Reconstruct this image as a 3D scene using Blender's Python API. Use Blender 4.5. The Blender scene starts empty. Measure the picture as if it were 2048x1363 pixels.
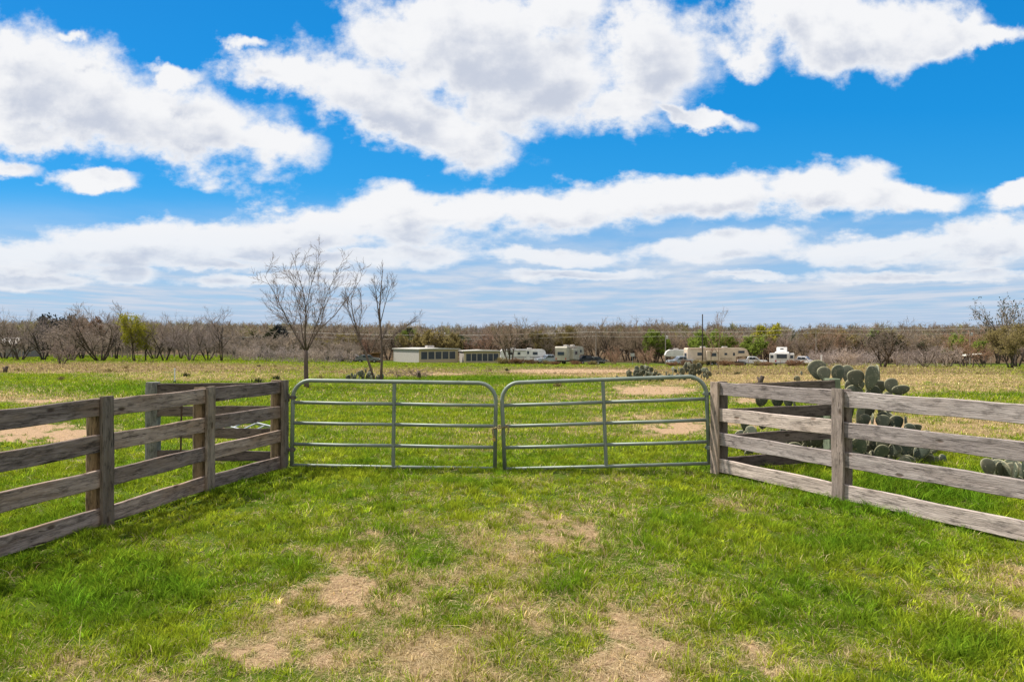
import bpy, bmesh, math, random
import numpy as np
from mathutils import Vector, Matrix

SC = bpy.context.scene
COL = SC.collection
R = math.radians
# ---------------------------------------------------------------- camera
F, HZ, CX, EYE = 1250.0, 684.0, 1024.0, 1.95      # focal length / horizon in photo pixels, eye height in metres
cam = bpy.data.cameras.new('camera')
cam.sensor_width = 36.0
cam.lens = 36.0 * F / 2048.0
cam.clip_start = 0.05
cam.clip_end = 9000.0
cam_o = bpy.data.objects.new('camera', cam)
COL.objects.link(cam_o)
cam_o.location = (0, 0, EYE)
cam_o.rotation_euler = (R(90.115), 0, 0)
SC.camera = cam_o
# ---------------------------------------------------------------- exposure
SC.view_settings.view_transform = 'Standard'
SC.view_settings.look = 'None'
SC.view_settings.exposure = 0.75
SC.view_settings.gamma = 1.0
SC.cycles.max_bounces = 6
SC.cycles.diffuse_bounces = 3
SC.cycles.glossy_bounces = 2
SC.cycles.transmission_bounces = 3
SC.cycles.transparent_max_bounces = 6
SC.cycles.use_denoising = True
# ---------------------------------------------------------------- sun
to_sun = Vector((-0.80, 0.34, 0.0)).normalized() * math.cos(R(57)) + Vector((0, 0, math.sin(R(57))))
sun = bpy.data.lights.new('sun', 'SUN')
sun.energy = 4.9
sun.angle = R(2.0)
sun.color = (1.0, 0.93, 0.82)
sun_o = bpy.data.objects.new('sun', sun)
COL.objects.link(sun_o)
sun_o.rotation_euler = (-to_sun).to_track_quat('-Z', 'Y').to_euler()
sun_o.location = (-40, 20, 60)
# ---------------------------------------------------------------- world: sky and clouds by direction
SKY_STRENGTH = 0.10
CLOUDS = [  # direction of each cloud lobe: (u, v) = (x/y, z/y); written in 1/1250 units: cx, cy, rx, ry, turn (degrees)
 (30, 150, 150, 120, 0), (190, 195, 190, 105, 22), (380, 250, 190, 85, 20), (340, 132, 80, 26, 12), (525, 300, 100, 42, 8),
 (60, 255, 110, 38, 0), (150, 60, 30, 22, 40), (15, 60, 70, 60, 0),
 (930, 80, 230, 150, 0), (760, 205, 230, 80, 22), (600, 165, 130, 46, 12), (880, 270, 150, 58, 8), (500, 98, 72, 22, 8),
 (1080, 140, 150, 120, 0), (1105, 20, 110, 60, 0), (1300, 110, 115, 120, 0), (1250, 215, 110, 52, 0), (1400, 222, 100, 22, 8), (1010, 215, 130, 62, 0),
 (1690, 38, 250, 82, 0), (1880, 62, 130, 45, -12), (1515, 112, 66, 46, 0), (1990, 66, 80, 26, 0), (1560, 20, 110, 50, 0),
 (35, 340, 74, 28, 0), (195, 362, 98, 23, 4),
 (60, 512, 300, 34, 0), (260, 488, 200, 34, -2), (480, 484, 260, 36, -2), (620, 452, 160, 34, -6), (800, 440, 170, 52, -5), (930, 425, 150, 46, -3), (1100, 418, 170, 50, -4),
 (1290, 402, 150, 44, -3), (1450, 395, 170, 44, -4), (1640, 380, 170, 56, 0), (1780, 392, 170, 34, 3), (2050, 385, 95, 28, -12),
 (1440, 492, 175, 26, -2), (1760, 498, 170, 26, -2), (1990, 482, 170, 40, -8), (1095, 508, 140, 14, -1), (720, 514, 230, 18, 0),
 (245, 545, 80, 17, 0), (1170, 545, 170, 12, 0), (1500, 556, 120, 8, 0), (560, 560, 220, 12, 0), (1850, 552, 240, 12, 0), (60, 560, 160, 14, 0), (420, 528, 120, 12, 0),
]
w = bpy.data.worlds.new('World')
SC.world = w
w.use_nodes = True
nt = w.node_tree
nt.nodes.clear()

class NB:
    """small helper for building node trees"""
    def __init__(s, tree): s.t = tree
    def n(s, typ, **kw):
        nd = s.t.nodes.new(typ)
        for k, v in kw.items():
            setattr(nd, k, v)
        return nd
    def link(s, a, b): s.t.links.new(a, b)
    def put(s, sock, v):
        if hasattr(v, 'is_output') or isinstance(v, bpy.types.NodeSocket): s.t.links.new(v, sock)
        else: sock.default_value = v
    def math(s, op, a, b=None, c=None, clamp=False):
        nd = s.n('ShaderNodeMath', operation=op, use_clamp=clamp)
        s.put(nd.inputs[0], a)
        if b is not None: s.put(nd.inputs[1], b)
        if c is not None: s.put(nd.inputs[2], c)
        return nd.outputs[0]
    def vmath(s, op, a, b=None, scale=None):
        nd = s.n('ShaderNodeVectorMath', operation=op)
        s.put(nd.inputs[0], a)
        if b is not None: s.put(nd.inputs[1], b)
        if scale is not None: s.put(nd.inputs['Scale'], scale)
        return nd.outputs['Value'] if op in ('LENGTH', 'DOT_PRODUCT', 'DISTANCE') else nd.outputs['Vector']
    def noise(s, vec, scale, detail=4, rough=0.55, color=False, dist=0.0):
        nd = s.n('ShaderNodeTexNoise')
        if vec is not None: s.put(nd.inputs['Vector'], vec)
        nd.inputs['Scale'].default_value = scale
        nd.inputs['Detail'].default_value = detail
        nd.inputs['Roughness'].default_value = rough
        nd.inputs['Distortion'].default_value = dist
        return nd.outputs['Color'] if color else nd.outputs['Fac']
    def ramp(s, fac, stops, interp='LINEAR'):
        nd = s.n('ShaderNodeValToRGB')
        cr = nd.color_ramp
        cr.interpolation = interp
        while len(cr.elements) < len(stops): cr.elements.new(0.5)
        for e, (p, c) in zip(cr.elements, stops):
            e.position = p
            e.color = (c[0], c[1], c[2], 1) if not isinstance(c, (int, float)) else (c, c, c, 1)
        s.put(nd.inputs['Fac'], fac)
        return nd.outputs['Color']
    def mix(s, fac, a, b, blend='MIX'):
        nd = s.n('ShaderNodeMix', data_type='RGBA', blend_type=blend)
        s.put(nd.inputs[0], fac)
        for sock, v in ((nd.inputs[6], a), (nd.inputs[7], b)):
            if isinstance(v, tuple): sock.default_value = (v[0], v[1], v[2], 1)
            else: s.put(sock, v)
        return nd.outputs[2]
    def maprange(s, v, a, b, c=0.0, d=1.0, smooth=False):
        nd = s.n('ShaderNodeMapRange', clamp=True)
        if smooth: nd.interpolation_type = 'SMOOTHSTEP'
        s.put(nd.inputs[0], v)
        for i, x in enumerate((a, b, c, d)): s.put(nd.inputs[1 + i], x)
        return nd.outputs[0]
    def sep(s, v):
        nd = s.n('ShaderNodeSeparateXYZ'); s.put(nd.inputs[0], v); return nd.outputs
    def comb(s, x, y, z):
        nd = s.n('ShaderNodeCombineXYZ')
        for i, q in enumerate((x, y, z)): s.put(nd.inputs[i], q)
        return nd.outputs[0]

# group: cloud density at a sky direction (u, v)
g = bpy.data.node_groups.new('cloud_density', 'ShaderNodeTree')
g.interface.new_socket('Vector', in_out='INPUT', socket_type='NodeSocketVector')
g.interface.new_socket('Density', in_out='OUTPUT', socket_type='NodeSocketFloat')
b = NB(g)
gi, go = b.n('NodeGroupInput'), b.n('NodeGroupOutput')
p = gi.outputs[0]
px, py, pz = b.sep(p)
# clouds are flattened towards the horizon, so is their noise
pn = b.comb(px, b.math('MULTIPLY', b.math('LOGARITHM', b.math('ADD', b.math('MAXIMUM', py, 0.0), 0.10), math.e), 0.55), 0.0)
n1 = b.noise(pn, 5.0, 3, 0.5, color=True)
n2 = b.noise(pn, 22.0, 4, 0.6, color=True)
amp = b.maprange(py, 0.05, 0.4, 0.25, 1.0)
d1 = b.vmath('MULTIPLY', b.vmath('SUBTRACT', n1, (0.5, 0.5, 0.5)), (0.13, 0.13, 0))
d2 = b.vmath('MULTIPLY', b.vmath('SUBTRACT', n2, (0.5, 0.5, 0.5)), (0.055, 0.055, 0))
pd = b.vmath('ADD', p, b.vmath('SCALE', b.vmath('ADD', d1, d2), scale=amp))
pd = b.vmath('MULTIPLY', pd, (1, 1, 0))
acc = None
TURNS = (-12, -4, 0, 10, 20)
turned = {}
for a_ in TURNS:
    if a_ == 0:
        turned[a_] = pd
        continue
    vr = b.n('ShaderNodeVectorRotate', rotation_type='Z_AXIS')
    b.link(pd, vr.inputs['Vector'])
    vr.inputs['Angle'].default_value = R(a_)
    turned[a_] = vr.outputs[0]
for (cx, cy, rx, ry, rot) in sorted(CLOUDS, key=lambda q: q[4]):
    if cy > 430: ry = ry * 1.22
    a_ = min(TURNS, key=lambda q: abs(q - rot))
    x_, y_ = (cx - CX) / F, (HZ - cy) / F
    xr, yr = x_ * math.cos(R(a_)) - y_ * math.sin(R(a_)), x_ * math.sin(R(a_)) + y_ * math.cos(R(a_))
    L = b.vmath('LENGTH', b.vmath('ADD', b.vmath('MULTIPLY', turned[a_], (F / rx, F / ry, 0)), (-xr * F / rx, -yr * F / ry, 0)))
    if rx < 78: L = b.math('ADD', L, 0.38)
    acc = L if acc is None else b.math('SMOOTH_MIN', acc, L, 0.25)
fine = b.noise(pn, 11.0, 7, 0.57)
den = b.math('ADD', b.math('SUBTRACT', 1.0, acc), b.math('MULTIPLY', b.math('SUBTRACT', fine, 0.5), 1.75))
b.link(den, go.inputs[0])

b = NB(nt)
tc = b.n('ShaderNodeTexCoord')
dx, dy, dz = b.sep(tc.outputs['Generated'])
ay = b.math('MAXIMUM', b.math('ABSOLUTE', dy), 0.02)
u = b.math('DIVIDE', dx, ay)
v = b.math('MAXIMUM', b.math('DIVIDE', dz, ay), 0.0)
uv = b.comb(u, v, 0.0)
def dens(vec):
    nd = b.n('ShaderNodeGroup'); nd.node_tree = g
    b.link(vec, nd.inputs[0]); return nd.outputs[0]
D0 = dens(uv)
D1 = dens(b.vmath('ADD', uv, b.vmath('SCALE', (-0.022, 0.052, 0), scale=b.maprange(v, 0.1, 0.4, 0.55, 1.0))))
sky = b.n('ShaderNodeTexSky')
sky.sky_type = 'NISHITA'
sky.sun_disc = False
sky.sun_elevation = R(57)
sky.sun_rotation = math.atan2(to_sun.x, to_sun.y)
sky.air_density = 1.0
sky.dust_density = 0.25
sky.ozone_density = 3.0
hs = b.n('ShaderNodeHueSaturation')
hs.inputs['Saturation'].default_value = 1.30
b.link(sky.outputs[0], hs.inputs['Color'])
K = 0.81 / SKY_STRENGTH        # sky values below are for exposure 0.45
def kc(r, gg, bb): return (r * K, gg * K, bb * K)
deep = b.ramp(b.maprange(v, 0.0, 0.6), [(0.0, (0.33, 0.44, 0.575)), (0.22, (0.135, 0.335, 0.585)), (0.38, (0.016, 0.262, 0.575)), (0.62, (0.0, 0.215, 0.545)), (1.0, (0.0, 0.180, 0.49))])
blue = b.mix(0.78, b.mix(1.0, hs.outputs[0], (0.55, 0.9, 1.05), 'MULTIPLY'), b.vmath('SCALE', deep, scale=K))
wisp = b.noise(b.comb(u, b.math('MULTIPLY', v, 1.4), 0.0), 30.0, 6, 0.65)
mask = b.maprange(b.math('ADD', D0, b.math('MULTIPLY', b.math('SUBTRACT', wisp, 0.5), 0.55)), -0.27, 0.36, 0, 1, smooth=True)
lowfac = b.maprange(v, 0.07, 0.20, 0.72, 1.0)
mask = b.math('MULTIPLY', mask, lowfac)
big = b.noise(b.comb(u, b.math('MULTIPLY', v, 1.5), 0.0), 5.0, 4, 0.5)
bil = b.noise(b.comb(u, b.math('MULTIPLY', v, 1.7), 0.0), 13.0, 6, 0.6)
shade = b.math('ADD', b.math('ADD', D1, b.math('MULTIPLY', b.math('SUBTRACT', big, 0.5), 1.5)), b.math('MULTIPLY', b.math('SUBTRACT', bil, 0.5), 1.2))
shade = b.maprange(shade, -0.05, 1.0, 0, 1, smooth=True)
edge = b.maprange(D0, 0.1, 0.6, 0, 1, smooth=True)
ccol = b.mix(b.math('MULTIPLY', shade, edge), kc(0.675, 0.68, 0.695), kc(0.425, 0.46, 0.54))
# far cloud deck seen in perspective, closing up to a pale veil at the horizon
vv = b.math('MAXIMUM', v, 0.03)
inv = b.math('DIVIDE', 1.0, vv)
streak = b.noise(b.comb(b.math('MULTIPLY', b.math('MULTIPLY', u, inv), 1.5), inv, 0.0), 0.40, 6, 0.58)
veil = b.math('MULTIPLY', b.maprange(v, 0.07, 0.26, 1.0, 0.0, smooth=True), b.math('MAXIMUM', b.maprange(streak, 0.34, 0.58, 0.5, 1.0), b.maprange(v, 0.045, 0.10, 0.9, 0.0)))
vcol = b.mix(b.math('MULTIPLY', b.maprange(streak, 0.40, 0.64), b.maprange(v, 0.02, 0.09, 0.25, 1.0)), kc(0.335, 0.425, 0.56), kc(0.50, 0.54, 0.605))
base = b.mix(veil, blue, vcol)
colr = b.mix(mask, base, ccol)
# unseen cloud deck added behind and above the view to lift ambient light
deck = b.math('MAXIMUM', b.maprange(dy, 0.12, -0.25, 0, 1, smooth=True), b.maprange(dz, 0.60, 0.82, 0, 1, smooth=True))
deck = b.math('MULTIPLY', deck, b.math('MULTIPLY', b.maprange(b.noise(tc.outputs['Generated'], 3.2, 6, 0.6), 0.38, 0.52, 0.25, 1.0), b.maprange(dz, 0.0, 0.15, 0.7, 1.0)))
colr = b.mix(deck, colr, kc(0.80, 0.75, 0.69))
bg = b.n('ShaderNodeBackground')
bg.inputs['Strength'].default_value = SKY_STRENGTH
b.link(colr, bg.inputs['Color'])
wo = b.n('ShaderNodeOutputWorld')
b.link(bg.outputs[0], wo.inputs['Surface'])
w.cycles.sampling_method = 'MANUAL'
w.cycles.sample_map_resolution = 1024

# ---------------------------------------------------------------- terrain
def _hash(ix, iy, seed):
    h = (ix.astype(np.int64) * 374761393 + iy.astype(np.int64) * 668265263 + seed * 974711) & 0x7fffffff
    h = ((h ^ (h >> 13)) * 1274126177) & 0x7fffffff
    h = (h ^ (h >> 16)) & 0xffff
    return h / 65535.0
def vnoise(x, y, seed=0):
    x0, y0 = np.floor(x), np.floor(y)
    fx, fy = x - x0, y - y0
    fx, fy = fx * fx * (3 - 2 * fx), fy * fy * (3 - 2 * fy)
    a, b_ = _hash(x0, y0, seed), _hash(x0 + 1, y0, seed)
    c, d = _hash(x0, y0 + 1, seed), _hash(x0 + 1, y0 + 1, seed)
    return (a * (1 - fx) + b_ * fx) * (1 - fy) + (c * (1 - fx) + d * fx) * fy
def fbm(x, y, seed=0, octv=4):
    s, a, t = 0.0, 0.5, 0.0
    for i in range(octv):
        s = s + a * vnoise(x * 2 ** i, y * 2 ** i, seed + i * 17)
        t += a
        a *= 0.55
    return s / t
def sstep(a, b_, x):
    t = np.clip((x - a) / (b_ - a), 0, 1)
    return t * t * (3 - 2 * t)
def terrain(x, y):
    x, y = np.asarray(x, float), np.asarray(y, float)
    u_ = np.clip(x / np.maximum(y, 5.0), -1.2, 1.2)
    s = np.interp(u_, [-0.46, -0.22, 0.0, 0.28], [0.0092, 0.0235, 0.0255, 0.0305])
    t = np.clip(y - 30, 0, 98)
    r = np.where(t < 10, t * t / 20, t - 5)
    z = -s * r
    z = z + sstep(150, 430, y) * (9.0 + 3.0 * (fbm(x / 110.0 + 5.3, y / 160.0, 3, 2) - 0.5))
    z = z + (fbm(x / 1.7, y / 1.7, 11, 3) - 0.5) * 0.05 * (1 - sstep(40, 80, y))
    return z
def tz(x, y): return float(terrain(x, y))
def at(px, py, y0=2.0, y1=140.0):
    """ground point seen at a photo pixel"""
    ys = np.geomspace(y0, y1, 3000)
    xs = (px - CX) / F * ys
    zr = EYE - (py - HZ) / F * ys
    hit = np.nonzero(terrain(xs, ys) >= zr)[0]
    k = hit[0] if len(hit) else len(ys) - 1
    return Vector((xs[k], ys[k], float(terrain(xs[k], ys[k]))))
def spot(px, depth):
    """ground point in a direction at a distance"""
    x = (px - CX) / F * depth
    return Vector((x, depth, tz(x, depth)))
# ---------------------------------------------------------------- tagging, meshes, materials
def tag(o, label=None, cat=None, group=None, kind=None):
    if label: o['label'] = label
    if cat: o['category'] = cat
    if group: o['group'] = group
    if kind: o['kind'] = kind
    return o
def thing(name, label, cat, loc=(0, 0, 0), rz=0.0, group=None):
    o = bpy.data.objects.new(name, None)
    o.empty_display_size = 0.2
    COL.objects.link(o)
    o.location = loc
    o.rotation_euler = (0, 0, rz)
    return tag(o, label, cat, group)
def link(name, me, parent=None, material=None):
    o = bpy.data.objects.new(name, me)
    COL.objects.link(o)
    if material is not None and not me.materials: me.materials.append(material)
    if parent is not None: o.parent = parent
    return o
def copy_tree(o, parent=None):
    c = o.copy()
    COL.objects.link(c)
    if parent is not None: c.parent = parent
    for ch in list(o.children): copy_tree(ch, c)
    return c

def mesh_np(name, verts, polys_idx, polys_size, smooth=False):
    """mesh from flat numpy arrays"""
    me = bpy.data.meshes.new(name)
    nv, nl, npoly = len(verts), len(polys_idx), len(polys_size)
    me.vertices.add(nv)
    me.vertices.foreach_set('co', np.ascontiguousarray(verts, dtype=np.float32).ravel())
    me.loops.add(nl)
    me.loops.foreach_set('vertex_index', np.ascontiguousarray(polys_idx, dtype=np.int32))
    me.polygons.add(npoly)
    starts = np.concatenate(([0], np.cumsum(polys_size)[:-1])).astype(np.int32)
    me.polygons.foreach_set('loop_start', starts)
    if smooth: me.polygons.foreach_set('use_smooth', np.ones(npoly, dtype=bool))
    me.update(calc_edges=True)
    return me
def color_attr(me, name, rgb):
    a = me.attributes.new(name, 'FLOAT_COLOR', 'POINT')
    c = np.ones((len(rgb), 4), np.float32)
    c[:, :3] = rgb
    a.data.foreach_set('color', c.ravel())

class MB:
    """collects plain shapes, then builds them as ONE mesh object"""
    def __init__(s): s.v, s.f = [], []
    def add(s, vs, fs, M=None):
        k = len(s.v)
        s.v += [tuple(M @ Vector(q)) if M is not None else tuple(q) for q in vs]
        s.f += [tuple(i + k for i in f) for f in fs]
        return s
    def box(s, c, d, M=None, taper=1.0):
        x, y, z = c
        a, b_, h = d[0] / 2, d[1] / 2, d[2] / 2
        t = taper
        vs = [(x - a, y - b_, z - h), (x + a, y - b_, z - h), (x + a, y + b_, z - h), (x - a, y + b_, z - h),
              (x - a * t, y - b_ * t, z + h), (x + a * t, y - b_ * t, z + h), (x + a * t, y + b_ * t, z + h), (x - a * t, y + b_ * t, z + h)]
        return s.add(vs, [(0, 3, 2, 1), (4, 5, 6, 7), (0, 1, 5, 4), (1, 2, 6, 5), (2, 3, 7, 6), (3, 0, 4, 7)], M)
    def prism(s, prof, y0, y1, M=None):
        """profile in x,z swept along y"""
        n = len(prof)
        vs = [(x, y0, z) for x, z in prof] + [(x, y1, z) for x, z in prof]
        fs = [tuple(range(n))[::1], tuple(range(2 * n - 1, n - 1, -1))]
        for i in range(n):
            j = (i + 1) % n
            fs.append((j, i, i + n, j + n))
        return s.add(vs, fs, M)
    def tube(s, pts, rad, n=8, cap=True, M=None):
        pts = [Vector(p_) for p_ in pts]
        rad = rad if isinstance(rad, (list, tuple)) else [rad] * len(pts)
        vs, fs = [], []
        up = None
        for i, p_ in enumerate(pts):
            t = (pts[min(i + 1, len(pts) - 1)] - pts[max(i - 1, 0)])
            if t.length < 1e-9: t = Vector((0, 0, 1))
            t.normalize()
            if up is None:
                up = Vector((0, 0, 1)) if abs(t.z) < 0.9 else Vector((1, 0, 0))
            a = (up - t * up.dot(t))
            if a.length < 1e-6: a = t.orthogonal()
            a.normalize()
            b_ = t.cross(a)
            up = a
            for k in range(n):
                q = 2 * math.pi * k / n
                vs.append(p_ + (a * math.cos(q) + b_ * math.sin(q)) * rad[i])
        for i in range(len(pts) - 1):
            for k in range(n):
                k2 = (k + 1) % n
                fs.append((i * n + k, i * n + k2, (i + 1) * n + k2, (i + 1) * n + k))
        if cap:
            fs.append(tuple(range(n))[::-1])
            fs.append(tuple(range((len(pts) - 1) * n, len(pts) * n)))
        return s.add(vs, fs, M)
    def lathe(s, prof, n=16, M=None):
        """profile (radius, z) turned about z"""
        vs, fs = [], []
        for r_, z in prof:
            for k in range(n):
                q = 2 * math.pi * k / n
                vs.append((r_ * math.cos(q), r_ * math.sin(q), z))
        for i in range(len(prof) - 1):
            for k in range(n):
                k2 = (k + 1) % n
                fs.append((i * n + k, i * n + k2, (i + 1) * n + k2, (i + 1) * n + k))
        fs.append(tuple(range(n))[::-1])
        fs.append(tuple(range((len(prof) - 1) * n, len(prof) * n)))
        return s.add(vs, fs, M)
    def mesh(s, name, bevel=0.0, seg=1, smooth=False):
        bm = bmesh.new()
        vs = [bm.verts.new(q) for q in s.v]
        for f in s.f:
            try: bm.faces.new([vs[i] for i in f])
            except ValueError: pass
        bmesh.ops.recalc_face_normals(bm, faces=bm.faces)
        if bevel > 0:
            es = [e for e in bm.edges if len(e.link_faces) == 2 and e.calc_face_angle(0) > 0.6]
            bmesh.ops.bevel(bm, geom=es, offset=bevel, segments=seg, affect='EDGES', clamp_overlap=True)
        if smooth:
            for f in bm.faces: f.smooth = True
        me = bpy.data.meshes.new(name)
        bm.to_mesh(me)
        bm.free()
        return me
    def build(s, name, material, parent=None, bevel=0.0, seg=1, smooth=False):
        return link(name, s.mesh(name, bevel, seg, smooth), parent, material)

MATS = {}
def mat(name, color, rough=0.7, var=0.15, scale=3.0, metal=0.0, bump=0.0, spec=0.3, streak=None):
    """plain surface with procedural unevenness and some grime"""
    if name in MATS: return MATS[name]
    m = bpy.data.materials.new(name)
    m.use_nodes = True
    t = m.node_tree
    bs = t.nodes['Principled BSDF']
    q = NB(t)
    tc_ = q.n('ShaderNodeTexCoord').outputs['Object']
    vec = tc_
    if streak: vec = q.vmath('MULTIPLY', tc_, streak)
    n_ = q.noise(vec, scale, 5, 0.6)
    lo = tuple(c * (1 - var) for c in color)
    hi = tuple(min(1.0, c * (1 + var)) for c in color)
    q.link(q.ramp(n_, [(0.3, lo), (0.7, hi)]), bs.inputs['Base Color'])
    bs.inputs['Roughness'].default_value = rough
    bs.inputs['Metallic'].default_value = metal
    bs.inputs['Specular IOR Level'].default_value = spec
    if bump:
        bp = q.n('ShaderNodeBump')
        bp.inputs['Strength'].default_value = bump
        bp.inputs['Distance'].default_value = 0.02
        q.link(q.noise(vec, scale * 6, 4, 0.6), bp.inputs['Height'])
        q.link(bp.outputs[0], bs.inputs['Normal'])
    MATS[name] = m
    return m

# ---------------------------------------------------------------- what grows where
def ell(px, py, L, soft=0.35):
    o = np.zeros_like(px)
    for (cx, cy, rx, ry, k) in L:
        d = np.sqrt(((px - cx) / rx) ** 2 + ((py - cy) / ry) ** 2)
        o = np.maximum(o, k * (1 - sstep(1 - soft, 1 + soft, d)))
    return o
BARE = [(690, 1185, 90, 34, 1), (760, 1215, 60, 20, .7), (560, 1310, 110, 36, .95), (600, 1235, 70, 22, .6), (860, 1010, 38, 9, .9), (1140, 1060, 80, 20, .85), (1200, 1105, 50, 18, .75), (1215, 1025, 30, 10, .6),
        (1245, 1290, 95, 55, .95), (1190, 1225, 60, 40, .85), (1110, 1265, 60, 30, .5), (2010, 1190, 100, 38, .75), (820, 1115, 36, 12, .6), (1010, 1170, 50, 12, .55), (1250, 1350, 170, 30, .8),
        (300, 1352, 70, 16, .8), (1640, 1345, 160, 16, .5), (760, 1062, 60, 22, .5), (900, 1330, 110, 30, .45), (1500, 1290, 60, 26, .4), (1020, 1095, 60, 12, .4),
        (1310, 780, 110, 12, 1), (1400, 800, 60, 6, .6), (1360, 856, 95, 15, 1), (1250, 838, 50, 8, .6), (1120, 842, 50, 4, .4), (1180, 878, 50, 6, .4), (80, 868, 200, 27, 1), (70, 802, 90, 5, .9), (430, 856, 90, 18, .8), (470, 842, 60, 12, .6),
        (1150, 742, 200, 6, 1), (880, 748, 110, 5, .8), (1490, 800, 60, 10, .8), (1480, 850, 60, 18, .8), (1780, 850, 120, 22, .7), (1960, 855, 140, 12, .5), (330, 925, 60, 8, .5), (120, 920, 120, 9, .4), (1000, 735, 160, 4, .6)]
DRYA = [(960, 1290, 440, 150, .62), (1120, 1080, 220, 110, .5), (760, 1100, 150, 80, .45), (1990, 1200, 150, 70, .6), (1550, 1290, 220, 80, .38), (250, 1330, 200, 40, .45), (620, 1090, 80, 20, .6), (1050, 960, 130, 16, .4), (820, 980, 120, 16, .4),
        (1640, 752, 420, 21, .95), (1900, 770, 250, 16, .6), (1250, 748, 260, 14, .8), (800, 745, 200, 10, .6), (200, 736, 420, 10, .95), (420, 752, 220, 10, .6), (1950, 850, 250, 50, .65), (1330, 850, 200, 30, .4), (1000, 800, 300, 14, .25), (1500, 1000, 80, 20, .3), (60, 790, 160, 18, .5), (1000, 870, 300, 30, .2), (1200, 800, 150, 20, .35)]
LUSH_AND_SHADOW = [(250, 1180, 160, 60, .9), (100, 1060, 120, 50, .4), (1790, 990, 220, 50, 1), (1750, 1130, 150, 40, .4), (1340, 1060, 150, 40, .5), (1130, 1170, 50, 30, .7), (1930, 1290, 110, 60, .8), (1640, 1230, 160, 60, .5), (1000, 760, 240, 8, .8), (300, 780, 260, 12, .6), (480, 960, 160, 30, .5), (1760, 800, 200, 9, .3), (960, 965, 60, 10, 1), (300, 960, 200, 30, .4)]  # the small patch where the gates meet paints their shadow in darker green
LF_P = [(-3.55, 9.66), (-3.985, 8.18), (-4.36, 6.68), (-4.73, 5.2), (-5.1, 3.72)]
RF_P = [(3.06, 9.34), (4.035, 7.70), (5.06, 6.0), (6.09, 4.3)]
LR_P = [(-3.62, 9.80), (-5.83, 10.25)]
RR_P = [(3.16, 9.46), (5.22, 10.12)]
def segdist(x, y, a, b_):
    ax, ay_ = a; bx, by = b_
    vx, vy = bx - ax, by - ay_
    t = np.clip(((x - ax) * vx + (y - ay_) * vy) / (vx * vx + vy * vy), 0, 1)
    return np.hypot(x - ax - t * vx, y - ay_ - t * vy)
def cover(x, y, z=None):
    """dry, bare and lush or shadowed shares of the ground at world points"""
    if z is None: z = terrain(x, y)
    ys = np.maximum(y, 0.8)
    px = CX + F * x / ys
    py = HZ + F * (EYE - z) / ys
    wob = 26.0 * np.minimum(1.0, 8.0 / ys)
    px = px + (fbm(x * 1.1, y * 1.1, 5) - 0.5) * wob * 3.5
    py = py + (fbm(x * 1.1 + 40, y * 1.1, 6) - 0.5) * wob * 2.0 * np.minimum(1.0, 9.0 / ys)
    front = (y > 1.0)
    n_ = fbm(x * 2.3, y * 2.3, 21, 4)
    n2 = fbm(x / 6.0, y / 4.0, 31, 3)
    n3 = fbm(x * 5.2, y * 5.2, 91, 4)
    n4 = fbm(x * 14.0, y * 14.0, 95, 3)
    brk = 1.5 * (n_ - 0.5) + 1.9 * (n3 - 0.5) + 1.2 * (n4 - 0.5)
    bare = ell(px, py, BARE, 0.85) * front
    bare = 0.80 * sstep(0.47, 1.10, bare * (0.83 + .39 * (ys > 9)) + brk * np.minimum(1, bare * 3) * np.minimum(1.0, 7.0 / ys))
    dry = ell(px, py, DRYA, 0.6) * front
    far = sstep(30, 70, y) * 0.04
    dry = np.clip(dry * np.where(ys < 9, .78, 1.0) * (0.4 + 1.1 * n_) + far + 0.32 * (n2 - 0.45) + 0.75 * (n_ - 0.5) + 0.06 + 0.55 * (n3 - 0.5), 0, 1)
    lush = ell(px, py, LUSH_AND_SHADOW, 0.6) * front
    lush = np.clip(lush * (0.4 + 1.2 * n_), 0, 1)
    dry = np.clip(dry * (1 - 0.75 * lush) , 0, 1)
    return dry, bare, lush

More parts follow.
